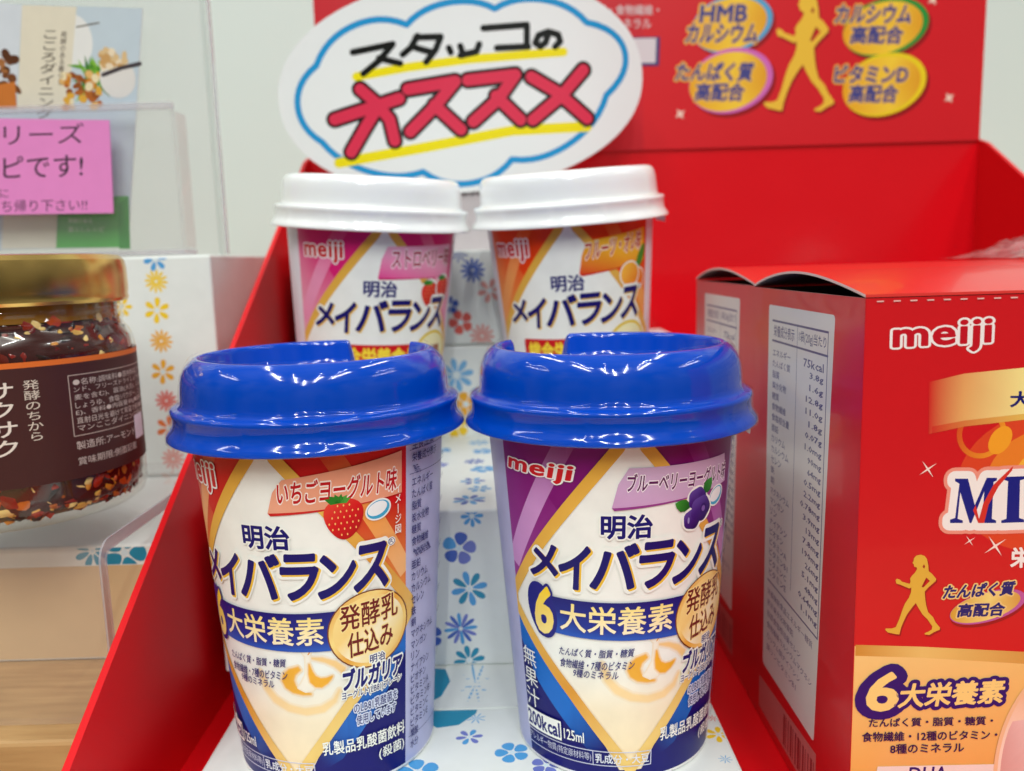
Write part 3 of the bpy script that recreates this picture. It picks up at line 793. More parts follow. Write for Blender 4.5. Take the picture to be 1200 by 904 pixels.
    big = [('メ', -50, -35, 48.0, 55.6), ('イ', -34, -20, 46.6, 56.2), ('バ', -18.5, 1.5, 47.2, 57.0), ('ラ', 3.0, 19, 47.2, 57.0), ('ン', 20, 35.5, 47.2, 56.4), ('ス', 36, 52, 47.6, 57.4)]
    for pas in range(3):
        for k, (ch, a, b, z0, z1) in enumerate(big):
            ll, lr, ul = P(a, z0), P(b, z0), P(a + 1.5, z1)
            if pas == 0: s.text(ch, (ll[0] + 0.1, ll[1] - 0.1), (lr[0] + 0.1, lr[1] - 0.1), (ul[0] + 0.1, ul[1] - 0.1), WHITE, 0.03, [(0.08, WHITE)]); s.layer -= 1
            if pas == 1: s.text(ch, (ll[0] + 0.35, ll[1] - 0.3), (lr[0] + 0.35, lr[1] - 0.3), (ul[0] + 0.35, ul[1] - 0.3), rgb(236, 190, 60), 0.042)
            if pas == 2: s.text(ch, ll, lr, ul, rgb(20, 18, 104), 0.034)
        s.up(2 if pas == 0 else 1)
    s.ellipse(*P(54.5, 57.2), 1.0, 1.0, WHITE); s.up(); s.ellipse(*P(54.5, 57.2), 0.8, 0.8, NAVY); s.up(); s.ellipse(*P(54.5, 57.2), 0.66, 0.66, WHITE); s.up(); s.text('R', P(53.5, 56.8), P(55.5, 56.8), P(53.5, 57.7), NAVY); s.up()
    if v['kind'] != 'yogurt':
        s.rect(*P(-40, 34.5), *P(30, 42.5), rgb(206, 22, 30), 1.2); s.up()
        s.text('総合栄養食品', P(-36, 35.6), P(27, 35.6), P(-36, 41.4), rgb(250, 220, 60), 0.04); s.up()
        s.ellipse(*P(43, 38.5), 8.4, 8.0, rgb(230, 200, 60)); s.up(); s.ellipse(*P(43, 38.5), 7.4, 7.0, rgb(246, 240, 190)); s.up()
        s.text('栄養', P(33, 36.5), P(53, 36.5), P(33, 41.5), rgb(150, 60, 20), 0.02); s.up()
        s.text('たんぱく質・脂質・糖質', P(-34, 30), P(24, 30), P(-34, 32.6), NAVY, 0.01); s.up()
        s.text('200kcal', P(-30, 10), P(10, 10), P(-30, 15), WHITE, 0.02); s.up()
        return s
    # 6 大栄養素 band
    bn = rgb(30, 32, 128)
    s.poly([P(-49, 35.2), P(-49, 43.8), P(40, 43.8), P(40, 34.6), P(-10, 35)], grad(P(0, 44), P(0, 35), [(0, rgb(24, 22, 112)), (0.75, rgb(30, 50, 150)), (1, rgb(40, 90, 190))])); s.up()
    s.ellipse(*P(-45, 39.8), 3.9, 6.6, bn, 0.2); s.up()
    s.text('6', P(-49.5, 34.6), P(-39.5, 34.6), P(-47.5, 45.2), grad(P(-45, 45), P(-45, 35), [(0, rgb(252, 214, 40)), (1, rgb(250, 226, 140))]), 0.035, [(0.05, bn)]); s.up()
    s.text('大栄養素', P(-34.5, 36.4), P(20.5, 36.4), P(-34.0, 42.8), grad(P(0, 43), P(0, 36), [(0, rgb(250, 226, 130)), (1, rgb(252, 240, 210))]), 0.014, [(0.02, bn)]); s.up()
    s.text('たんぱく質・脂質・糖質', (-16.43, 30.12), (0.48, 31.14), (-16.09, 32.08), NAVY, 0.012); s.text('食物繊維・7種のビタミン', (-16.40, 27.21), (0.51, 28.06), (-16.03, 29.39), NAVY, 0.012); s.text('9種のミネラル', (-13.23, 25.43), (-2.95, 25.70), (-12.93, 27.37), NAVY, 0.012); s.up()
    # gold seal
    cu, cv = P(43, 38.2)
    s.ellipse(cu, cv, 9.4, 9.1, rgb(120, 60, 30)); s.up()
    s.ellipse(cu, cv, 9.1, 8.8, grad((cu - 9, cv + 8), (cu + 9, cv - 8), [(0, rgb(226, 150, 30)), (0.3, rgb(250, 222, 140)), (0.5, rgb(230, 160, 50)), (0.75, rgb(250, 216, 130)), (1, rgb(220, 140, 40))])); s.up()
    s.ellipse(cu, cv, 8.2, 7.9, grad((cu - 8, cv + 8), (cu + 8, cv - 8), [(0, rgb(252, 226, 150)), (0.35, rgb(246, 210, 130)), (0.55, rgb(252, 240, 206)), (0.75, rgb(248, 222, 150)), (1, rgb(236, 176, 70))])); s.up()
    MAR = rgb(110, 16, 20)
    s.text('発酵乳', P(28.5, 38.8), P(57.5, 39.6), P(28.5, 44.6), MAR, 0.014, [(0.05, rgb(250, 222, 150))]); s.text('仕込み', P(31.5, 32.4), P(54.5, 33.2), P(31.5, 38.0), MAR, 0.022, [(0.05, rgb(250, 222, 150))]); s.up()
    s.text('明治', P(42, 29.9), P(50, 30), P(42, 32), NAVY, 0.02, [(0.1, WHITE)]); s.text('ブルガリア', P(28, 24.9), P(59.5, 25.3), P(28.8, 29.6), NAVY, 0.05, [(0.09, WHITE)]); s.up()
    s.text('ヨーグルト(LB81)プレーン', P(27.4, 22.3), P(59.5, 22.9), P(27.6, 24.5), NAVY, 0.02, [(0.12, WHITE)]); s.up()
    s.text('のLB81乳酸菌を', P(33, 18.8), P(57, 19.2), P(33, 21.2), NAVY, 0.012, [(0.13, rgb(214, 222, 242))]); s.text('使用しています', P(34, 15.8), P(56, 16.2), P(34, 18.2), NAVY, 0.012, [(0.13, rgb(214, 222, 242))]); s.up()
    s.text('乳製品乳酸菌飲料', P(16, 9.6), P(61.8, 9.6), P(16, 12.9), WHITE, 0.014); s.text('(殺菌)', P(45.5, 5.4), P(61.5, 5.4), P(45.5, 8.6), WHITE, 0.012); s.up()
    s.rect(*P(-63.4, 8.3), *P(-37.6, 13.2), WHITE); s.up()
    s.text('200kcal', P(-62.6, 9.0), P(-38.6, 9.0), P(-62.6, 12.5), NAVY, 0.03); s.text('125ml', P(-36, 9.2), P(-24.6, 9.2), P(-36, 11.8), WHITE, 0.01); s.up()
    s.stroke([P(-63.4, 4.2), P(11, 4.2), P(11, 7.7), P(-63.4, 7.7)], 0.22, rgb(200, 202, 226), closed=True)
    s.stroke([P(-20, 4.2), P(-20, 7.7)], 0.2, rgb(200, 202, 226))
    s.text('アレルギー物質(特定原材料等)', P(-62.5, 4.8), P(-21, 4.8), P(-62.5, 7.1), rgb(206, 208, 230), 0.0); s.text('乳成分・大豆', P(-18.8, 4.8), P(10, 4.8), P(-18.8, 7.1), rgb(226, 228, 240), 0.015); s.up()
    if v.get('juice'):
        s.text('無果汁', P(-62, 14), P(-51.5, 14), P(-62, 29), WHITE, 0.0, vertical=True); s.up()
    else:
        s.text('イメ丨ジ図', P(56.5, 58.6), P(59.8, 58.6), P(56.5, 69.8), WHITE, 0.01, vertical=True); s.up()
    # nutrition panel on the right flank, small print on the left flank
    for i, wd in enumerate(FACTS):
        z = 80.4 - i * 2.78
        n = len(wd)
        s.text(wd, P(66.5 + (3 if i in (3, 10) else 0), z - 1.05), P(66.5 + 3.35 * n, z - 1.05), P(66.5, z + 1.05), rgb(30, 28, 104), 0.012, res=2)
        if i % 2: s.text(['1.5mg', '0.9mg', '12g', '320mg'][i % 4], P(96, z - 0.7), P(108, z - 0.7), P(96, z + 0.9), rgb(60, 58, 130), res=1)
    for z in (76.6, 71.2, 7.6): s.stroke([P(65, z), P(112, z)], 0.15, rgb(60, 58, 130))
    for i in range(44):
        z = 78.5 - i * 1.62
        wd = ''.join(FACTS[(i * 5 + 3 * k) % len(FACTS)] for k in range(2))[:11]
        s.text(wd, P(-92 + (i % 3), z - 0.55), P(-67.5, z - 0.55), P(-92 + (i % 3), z + 0.6), rgb(70, 66, 140), 0.0, res=1)
    return s

def spoon_bowl(s, cu, cv):
    s.ellipse(cu, cv, 2.9, 2.3, WHITE, 0.35); s.up(); s.ellipse(cu, cv, 2.55, 1.95, rgb(60, 170, 214), 0.35); s.up(); s.ellipse(cu - 0.2, cv + 0.25, 2.2, 1.45, rgb(244, 248, 250), 0.35); s.up()

def lid_mesh(kind, notch=None, n=256):
    """lid turned on a lathe; the blue ones have a recessed top whose rim opens in a drinking notch"""
    out = [(33.4, 79.2), (33.9, 79.25), (34.15, 79.5), (34.1, 80.0), (33.6, 80.8), (33.0, 81.5), (32.65, 82.3), (32.55, 83.2), (32.6, 84.4), (32.85, 85.0), (32.95, 85.6), (32.8, 86.0), (32.4, 86.25), (31.6, 86.4), (31.0, 86.65), (30.7, 87.2), (30.6, 88.2), (30.5, 90.0)]
    if kind == 'blue':
        out += [(30.3, 92.0), (29.95, 93.5), (29.3, 94.9), (28.4, 96.0), (27.5, 96.8), (26.8, 97.2), (26.3, 97.2), (25.95, 96.8), (25.7, 95.8), (25.3, 92.8), (24.8, 91.0), (24.0, 90.5), (20, 90.35), (14, 90.3), (8, 90.3), (3, 90.3)]
        lowest = 89.3
    else:
        out += [(30.4, 91.5), (30.2, 93.2), (29.8, 94.6), (29.1, 95.6), (28.2, 96.1), (27.0, 96.3), (25.8, 96.25), (25.0, 96.0), (24.4, 95.7), (22, 95.6), (16, 95.6), (8, 95.6), (3, 95.6)]
    m = len(out); v = []; f = []
    for i in range(n):
        t = 2 * math.pi * i / n
        k = 0.0
        if notch:
            d = abs((t - notch[0] + math.pi) % (2 * math.pi) - math.pi)
            k = 1 - min(1, max(0, (d - notch[1]) / 0.045)); k = k * k * (3 - 2 * k)
        for r, z in out:
            zz = z; r0 = r
            if 81.2 < z < 84.8 and abs((t * 12 / math.pi) % 2 - 1) < 0.1: r = r + 0.14      # snap lugs moulded in the groove
            if k and z > lowest and r > 24.1: zz = z + (lowest + (z - lowest) * 0.08 - z) * k
            v.append((r * math.sin(t), -r * math.cos(t), zz))
    for i in range(n):
        j = (i + 1) % n
        for q in range(m - 1): f.append((i * m + q, j * m + q, j * m + q + 1, i * m + q + 1))
    f.append(tuple(i * m + m - 1 for i in range(n)))
    # underside: the skirt has thickness
    k0 = len(v)
    inn = [(33.4, 79.2), (32.9, 79.6), (31.6, 83.0), (31.2, 86.2), (29.6, 87.5)]
    for i in range(n):
        t = 2 * math.pi * i / n
        for r, z in inn: v.append((r * math.sin(t), -r * math.cos(t), z))
    for i in range(n):
        j = (i + 1) % n
        for q in range(4): f.append((k0 + j * 5 + q, k0 + i * 5 + q, k0 + i * 5 + q + 1, k0 + j * 5 + q + 1))
    return v, f

def film_mesh(notch, n=120):
    """loose clear film shrunk round the lid, with its gathered edge standing up round the top"""
    prof = [(29.6, 78.3), (32.4, 78.9), (34.35, 79.3), (34.3, 80.4), (33.1, 82.4), (33.0, 84.1), (33.2, 85.2), (33.15, 86.2), (31.6, 86.9), (30.95, 88.4), (30.8, 90.8), (30.3, 93.4), (29.2, 95.7), (27.8, 97.3), (26.8, 97.8)]
    rnd = random.Random(3); v = []; f = []; m = len(prof)
    ph = [rnd.random() * 6.28 for _ in range(6)]
    for i in range(n):
        t = 2 * math.pi * i / n
        for q, (r, z) in enumerate(prof):
            a = 0.03 + 0.15 * (q in (4, 5)) + 0.4 * (q >= m - 2)
            wv = a * (math.sin(9 * t + ph[0]) * 0.4 + math.sin(17 * t + ph[1] + q * 0.5) * 0.35 + math.sin(31 * t + ph[2] - q * 0.7) * 0.3)
            v.append(((r + abs(wv) + 0.05) * math.sin(t), -(r + abs(wv) + 0.05) * math.cos(t), z + wv * (0.8 if q >= m - 2 else 0.2)))
    for i in range(n):
        j = (i + 1) % n
        for q in range(m - 1): f.append((i * m + q, j * m + q, j * m + q + 1, i * m + q + 1))
    return v, f

def radial_normals(o):
    me = o.data
    sl = (CR1 - CR0) / CH
    nn = []
    for w in me.vertices:
        a = Vector((w.co.x, w.co.y, 0)); a.normalize(); nn.append((a.x, a.y, -sl))
    me.polygons.foreach_set('use_smooth', [True] * len(me.polygons))
    me.normals_split_custom_set_from_vertices(nn)

def drink_cup(label, v, loc, rotz, lidkind, notch=None, tilt=(0, 0), group=None, tab=None, film=True):
    t = thing('drink_cup', label, 'drink cup', loc, (0, 0, 0), group)
    t.rotation_mode = 'XYZ'
    t.rotation_euler = (tilt[0], tilt[1], 0)
    sleeve = cup_art(v).build('printed_sleeve', m_sleeve, cup3, t, cut=0.6, clip=(-64.5 * D, 1.0, (295.5) * D, 84), rot=(0, 0, rotz))
    radial_normals(sleeve)
    cup = MB().lathe([(2, 1.6), (19.5, 1.6), (21.3, 0.0), (22.6, 0.0), (23.35, 0.5), (23.42, 1.1), (23.1, 1.4), (23.0, 2.0), (28.7, 82.0), (30.2, 83.2), (30.2, 84.0), (28.0, 84.0)], 128)
    cup.f.append(tuple(i * 12 for i in range(128))[::-1])
    cup.build('plastic_cup', m_cupwhite, t, True, sharp=40)
    lv_, lf_ = lid_mesh(lidkind, notch)
    obj('lid', lv_, lf_, m_blue if lidkind == 'blue' else m_whitelid, t, True, sharp=50)
    if film:
        fv, ff = film_mesh(notch)
        obj('shrink_film', fv, ff, m_film, t, True)
    if tab:
        a, sz = tab                                            # stiff corner of the sealing foil sticking out below the lid
        tb = MB()
        pts = [(28.2, 80.6), (28.4, 79.4), (30.2, 77.6), (32.4, 78.6 - sz), (32.9, 78.4 - sz), (33.3, 80.4)]
        dx, dy = math.sin(a), -math.cos(a)
        def tab3(p, z, d): return (p * dx - d * dy, p * dy + d * dx + (80.6 - z) * 0.12, z)
        tb.prism(pts, tab3, 0.25)
        tb.build('peel_tab', m_foil, t)
    return t

def flag_pts(bl, br, tr, tl):
    bl, br, tr, tl = (np.asarray(q, float) for q in (bl, br, tr, tl))
    mid = (bl + tl) / 2 + np.array([-0.6, 0.3])
    return [tuple(bl), tuple(br), tuple(tr), tuple(tl), tuple(mid + np.array([0.25, 0.6]))]
straw = dict(kind='yogurt', lower=NAVY, lowband=rgb(40, 110, 200), field=rgb(206, 18, 22), glow=rgb(244, 160, 76), streak=rgb(246, 186, 126),
             maker=((-60.5 * D, 69.3), (-27 * D, 69.3), (-60.5 * D, 75.8)),
             flag=flag_pts((0.26, 66.34), (27.47, 67.64), (27.49, 77.05), (3.69, 73.62)), flag0=rgb(238, 170, 140), flag1=rgb(236, 160, 128), flagline=rgb(206, 40, 40),
             flavour='いちごヨーグルト味', flavour_at=((2.37, 68.26), (25.94, 68.60), (2.83, 73.26)), flavour_ink=rgb(190, 20, 30), flavour_edge=rgb(250, 236, 226),
             fruit=lambda s: (spoon_bowl(s, *(21.90, 65.12)), strawberry(s, *(14.87, 64.73), 7.6, 8.6)))
berry = dict(kind='yogurt', lower=NAVY, lowband=rgb(24, 108, 200), field=rgb(124, 10, 112), glow=rgb(164, 70, 160), streak=rgb(206, 150, 210), juice=True,
             maker=((-27.67, 70.55), (-12.19, 69.82), (-26.74, 74.67)),
             flag=flag_pts((-3.92, 65.16), (25.12, 66.94), (23.71, 73.56), (-0.64, 73.83)), flag0=rgb(206, 160, 206), flag1=rgb(206, 176, 210), flagline=rgb(150, 60, 140),
             flavour='ブルーベリーヨーグルト味', flavour_at=((-1.12, 68.67), (24.40, 67.72), (-0.80, 72.55)), flavour_ink=rgb(96, 30, 90), flavour_edge=rgb(246, 238, 246),
             fruit=lambda s: (spoon_bowl(s, *(21.01, 64.66)), blueberries(s, *(14.85, 63.41), 2.6)))
def two_straw(s):
    for q in ((0, 0), (1, 0)):
        cx, cz = (36 + 15 * q[0]) * D, 59.4 + 1.4 * q[0]
        s.ellipse(cx, cz, 4.2, 4.8, WHITE); s.up(); strawberry(s, cx, cz - 0.2, 7.2, 8.0)
strawm = dict(kind='milk', lower=NAVY, lowband=rgb(24, 108, 200), field=rgb(220, 34, 116), glow=rgb(244, 178, 200), streak=rgb(238, 150, 186),
              maker=((-57 * D, 68.8), (-27 * D, 68.8), (-57 * D, 75.4)),
              flag=flag_pts((-4 * D, 64.5), (57 * D, 64.6), (57 * D, 75.4), (2 * D, 74.6)), flag0=rgb(232, 70, 146), flag1=rgb(244, 176, 206), flagline=rgb(200, 40, 100),
              flavour='ストロベリー味', flavour_at=((5 * D, 67.6), (56 * D, 68.2), (5 * D, 73.8)), flavour_ink=rgb(176, 4, 66), flavour_edge=rgb(252, 236, 242), fruit=two_straw)
orangem = dict(kind='milk', lower=NAVY, lowband=rgb(24, 108, 200), field=rgb(232, 62, 12), glow=rgb(246, 180, 90), streak=rgb(244, 160, 90),
               maker=((-58 * D, 68.6), (-28 * D, 68.6), (-58 * D, 75.6)),
               flag=flag_pts((6 * D, 63.4), (60 * D, 65.5), (60 * D, 76.4), (12 * D, 74)), flag0=rgb(222, 60, 34), flag1=rgb(248, 190, 50), flagline=rgb(206, 34, 30),
               flavour='フルーツ・オレ味', flavour_at=((10 * D, 67.8), (55 * D, 69.6), (11 * D, 73.8)), flavour_ink=rgb(190, 16, 12), flavour_edge=rgb(252, 240, 214),
               fruit=lambda s: orange_fruit(s, 48 * D, 61.4, 3.9))
LP, RP = (-45.8, 194.0, 0.05), (22.9, 194.8, 0.05)
GF, GB = 'blue-lidded yogurt cups on the low box', 'white-lidded cups on the step'
def az(p): return math.atan2(-p[0], p[1])
drink_cup('strawberry yogurt drink cup with blue lid and red label', straw, LP, az(LP) - math.radians(25.5), 'blue', (math.pi - math.radians(28), 0.35), group=GF)
drink_cup('blueberry yogurt drink cup with blue lid and purple label', berry, RP, az(RP) + math.radians(9.5), 'blue', (math.pi + math.radians(38), 0.33), group=GF, tab=(math.radians(80), 3.2))
BL, BR = (-52.6, 299.0, 50.8), (25.6, 302.0, 51.2)
drink_cup('strawberry drink cup with white lid and pink label', strawm, BL, az(BL) + math.radians(7), 'white', None, (0.07, 0.072), group=GB, film=False)
drink_cup('fruit drink cup with white lid and orange label', orangem, BR, az(BR) - math.radians(1), 'white', None, (0.09, -0.05), group=GB, film=False, tab=(math.radians(78), 1.5))

# ------------------------------------------------------------------ red product boxes on the right
m_box = ink_material('printed_carton', 0.3, 0.15, (22, 0.14, 0.0010, 2), 0.02)
m_flap = ink_material('red_carton_flap', 0.3, 0.15, (40, 0.15, 0.0006, 2), 0.02)
BX0, BX1, BY0, BY1, BZ0, BZ1 = 66.0, 190.0, 154.0, 224.0, -10.0, 108.0
BASE = ((BX0 + BX1) / 2, (BY0 + BY1) / 2, BZ0)
BR1, BR2 = rgb(208, 22, 30), rgb(216, 44, 40)
def product_art():
    f = Sheet()
    f.rect(BX0 + .2, BZ0 + .2, BX1 - .2, BZ1 - .2, BR1); f.up()
    f.poly([(65.88, 39.70), (79.48, 36.95), (99.89, 34.88), (120, 34), (150, 37), (189.5, 43), (189.5, -9.8), (66.3, -9.8)], grad((80, 39), (84, -8), [(0, rgb(244, 206, 130)), (0.3, rgb(240, 186, 96)), (1, rgb(232, 146, 60))])); f.up()
    f.poly([(66.3, 39.9), (79.39, 39.10), (99.73, 37.40), (120, 37), (150, 40), (189.5, 46.5), (189.5, 43), (150, 37), (120, 34), (99.89, 34.88), (79.49, 36.77), (66.3, 37.6)], grad((66, 39), (130, 39), [(0, rgb(206, 140, 50)), (0.25, rgb(240, 206, 120)), (0.6, rgb(206, 146, 60)), (1, rgb(240, 210, 130))])); f.up()
    # warm glow of the emblem
    f.ellipse(*(101.67, 71.93), 17, 14, rgb(222, 70, 36)); f.up(); f.ellipse(*(102.16, 71.92), 12, 10.5, rgb(236, 130, 40)); f.up(); f.ellipse(*(103.31, 71.88), 8, 7.5, rgb(246, 180, 60)); f.up()
    f.stroke([( (88.85, 81.82)[0] + 4.2 * math.cos(a), (88.85, 81.82)[1] + 4.4 * math.sin(a)) for a in np.linspace(-3.6, 1.0, 24)], 1.0, grad((84.72, 83.27), (93.84, 79.69), [(0, rgb(216, 84, 34)), (1, rgb(244, 160, 40))])); f.up()
    f.ellipse(*(92.50, 80.39), 2.0, 2.9, rgb(246, 164, 40), -0.5); f.up()
    rib = [(78.34, 91.96), (85.01, 93.39), (96.19, 94.19), (120, 96.5), (160, 95.5), (189.5, 93), (189.5, 81), (160, 84.5), (120, 85.5), (96.81, 84.23), (85.53, 83.24), (78.79, 81.96)]
    f.poly(rib, grad((78.50, 88.37), (96.58, 87.84), [(0, BR1), (0.25, rgb(226, 130, 80)), (0.6, rgb(244, 222, 130)), (1, rgb(248, 232, 150))])); f.up()
    f.poly([(79.37, 83.42), (85.47, 84.40), (96.74, 85.38), (120, 87), (120, 85.5), (96.81, 84.23), (85.53, 83.24), (79.43, 82.10)], grad((79.37, 83.42), (96.79, 84.56), [(0, rgb(210, 50, 40)), (1, rgb(232, 190, 90))])); f.up()
    f.text('大人', (94.07, 86.77), (101.83, 86.54), (93.89, 89.72), rgb(24, 26, 110), 0.03); f.up()
    f.text('meiji', (71.54, 97.33), (89.57, 97.77), (71.47, 103.08), rgb(196, 16, 34), 0.03, [(0.055, rgb(246, 240, 238))], track=0.035); f.up()
    # blue serif letters with the red tick
    M_ = [(83.71, 64.33), (83.68, 65.01), (84.65, 65.32), (85.13, 72.09), (84.28, 72.62), (84.26, 73.12), (86.72, 73.05), (88.31, 67.76), (90.31, 73.11), (92.27, 73.05), (92.30, 72.55), (91.67, 72.23), (91.75, 64.94), (92.60, 64.57), (92.63, 64.06), (89.16, 64.16), (89.13, 64.68), (89.94, 64.99), (89.97, 70.42), (87.84, 64.20), (87.51, 64.21), (85.38, 70.39), (85.15, 65.14), (86.16, 64.76), (86.19, 64.25)]
    I_ = [(93.62, 64.03), (93.59, 64.54), (94.56, 64.85), (94.44, 72.31), (93.44, 72.68), (93.41, 73.19), (97.82, 73.22), (97.85, 72.72), (96.73, 72.41), (97.02, 64.95), (98.03, 64.58), (98.07, 64.07)]
    for g in (M_, I_):
        f.poly(g, rgb(240, 150, 130), 2.2, sub=0.002 * (g is I_))
    f.up()
    for g in (M_, I_): f.poly(g, rgb(246, 240, 234), 1.5, sub=0.002 * (g is I_))
    f.up()
    for g in (M_, I_): f.poly(g, rgb(24, 30, 128), sub=0.002 * (g is I_))
    f.up()
    f.poly([(88.47, 67.76), (89.28, 65.01), (89.93, 68.06), (91.70, 71.72), (95.24, 75.31), (95.13, 74.48), (92.70, 71.36), (90.94, 67.69), (90.32, 64.13), (89.16, 64.16), (88.03, 66.75)], rgb(214, 50, 40)); f.up()
    for q, r in (((78.94, 75.13), 2.0), ((87.70, 60.61), 1.3), ((92.73, 59.42), 2.5)): sparkle(f, *q, r, rgb(250, 226, 214), 0.12)
    f.text('栄養', (95.97, 55.00), (104.29, 54.92), (95.90, 58.98), rgb(246, 238, 232), 0.03); f.up()
    woman(f, (72.03, 41.83), (82.82, 41.50), (71.58, 58.33), rgb(226, 178, 62), rgb(160, 16, 24))
    cx, cy = (91.76, 47.07)
    f.ellipse(cx + 0.4, cy - 0.6, 7.6, 3.1, rgb(158, 16, 24), 0.26); f.up(); f.ellipse(cx + 0.2, cy, 7.6, 3.1, rgb(190, 90, 160), 0.26); f.up()
    f.ellipse(cx - 0.3, cy, 7.0, 2.8, grad((cx - 7, cy), (cx + 7, cy), [(0, rgb(214, 160, 50)), (0.6, rgb(246, 224, 130)), (1, rgb(214, 150, 60))]), 0.26); f.up()
    f.text('たんぱく質', (82.97, 48.93), (96.64, 49.39), (83.50, 51.71), rgb(26, 28, 110), 0.04, [(0.09, rgb(240, 206, 130))]); f.text('高配合', (86.00, 45.13), (95.05, 45.21), (86.37, 47.77), rgb(26, 28, 110), 0.04, [(0.09, rgb(240, 206, 130))]); f.up(2)
    f.text('6', (68.70, 26.04), (74.51, 25.86), (69.79, 33.83), rgb(248, 216, 130), 0.03, [(0.16, rgb(22, 22, 110))]); f.text('大栄養素', (75.17, 26.39), (95.79, 26.84), (75.83, 31.29), rgb(248, 216, 130), 0.03, [(0.15, rgb(22, 22, 110))]); f.up()
    f.text('たんぱく質・脂質・糖質・', (69.51, 22.34), (94.35, 22.11), (69.45, 24.18), rgb(30, 24, 80), 0.02); f.text('食物繊維・12種のビタミン・', (68.25, 19.23), (95.39, 18.94), (68.18, 21.27), rgb(30, 24, 80), 0.02); f.text('8種のミネラル', (74.02, 16.45), (88.83, 16.36), (73.94, 18.50), rgb(30, 24, 80), 0.02); f.up()
    f.poly([(71.54, 13.73), (105.03, 13.42), (98, -2), (69, -2)], rgb(240, 224, 214)); f.up()
    f.text('DHA', (77.88, 10.52), (85.50, 10.47), (78.11, 13.33), rgb(30, 30, 110), 0.02); f.up()
    tt = np.linspace(0, 2 * np.pi, 64, endpoint=False)          # glass of the pink drink
    f.poly([(112 + 17 * math.cos(q), 12 + 25 * math.sin(q)) for q in tt], rgb(240, 196, 150)); f.up()
    f.poly([(112 + 16.2 * math.cos(q), 12 + 24.2 * math.sin(q)) for q in tt], grad((96, 12), (112, 12), [(0, rgb(246, 222, 200)), (0.3, rgb(238, 186, 140)), (1, rgb(240, 196, 150))])); f.up()
    f.poly([(112 + 15.6 * math.cos(q), min(22 + 1.5 * math.sin(q), 12 + 23.6 * math.sin(q))) for q in tt], grad((96, 0), (106, 0), [(0, rgb(214, 160, 150)), (0.35, rgb(232, 194, 186)), (1, rgb(240, 214, 206))])); f.up()
    for i in range(40): f.rect(BX0 + 2 + i * 3.1, BZ1 - 0.75, BX0 + 3.3 + i * 3.1, BZ1 - 0.5, rgb(240, 190, 184))          # perforation
    l = Sheet()
    l.rect(-BY1 + .2, BZ0 + .2, -BY0 - .2, BZ1 - .2, BR1); l.up()
    LB = rgb(222, 219, 214); INK = rgb(60, 62, 120)
    l.poly([(-210.5, 8), (-174.6, 8), (-169.2, 103), (-210.2, 103)], LB, 1.0); l.up()
    l.stroke([(-208, 100.2), (-171.5, 100.2)], 0.5, INK); l.stroke([(-208, 95.2), (-171.5, 95.2)], 0.5, INK); l.stroke([(-190, 100), (-191, 36)], 0.22, INK); l.stroke([(-171.5, 100.2), (-173, 32)], 0.35, INK); l.stroke([(-208.6, 32), (-173, 32)], 0.4, INK)
    l.text('栄養成分表示', (-207, 96.3), (-192, 96.3), (-207, 99.2), INK, 0.01, res=2); l.text('1袋(20g)当たり', (-189, 96.3), (-172.5, 96.3), (-189, 99.2), INK, 0.01, res=2)
    vals = ['75kcal', '3.8g', '1.6g', '12.8g', '11.0g', '1.8g', '0.07g', '1.0mg', '90mg', '64mg', '0.5mg', '2.2mg', '0.78mg', '3.9mg', '13mg', '7.8mg', '190mg', '26mg', '5.1mg', '48mg', '0.64mg', '1.1mg', '95mg']
    for i in range(22):
        z = 92.2 - i * 2.74
        wd = FACTS[4 + i % 22]
        l.text(wd, (-207.5, z - 0.85), (-207.5 + min(14, 2.6 * len(wd)), z - 0.85), (-207.5, z + 1.0), INK, 0.012, res=1)
        n = len(vals[i]); l.text(vals[i], (-173.6 - 2.0 * n, z - 0.8), (-173.6, z - 0.8), (-173.6 - 2.0 * n, z + 1.0), INK, 0.02, res=1)
    for i in range(6):
        z = 29 - i * 3.1
        wd = ''.join(FACTS[(i * 3 + k * 4) % 28] for k in range(3))[:13 - i % 3]
        l.text(wd, (-208.4, z - 0.9), (-208.4 + 2.5 * len(wd), z - 0.9), (-208.4, z + 0.9), INK, 0.0, res=1)
    l.up()
    l.poly([(-214.4, -7), (-172, -7), (-172, 5), (-214.4, 2)], rgb(190, 120, 116)); l.up()
    for i, w in enumerate((1.2, .5, .5, 1.0, .4, .8, 1.3, .5, .9, .4, .6, 1.1, .5)): l.rect(-194 + i * 1.7, -6, -194 + i * 1.7 + w, 2.2, rgb(120, 40, 46))
    return f, l
fa, la = product_art()
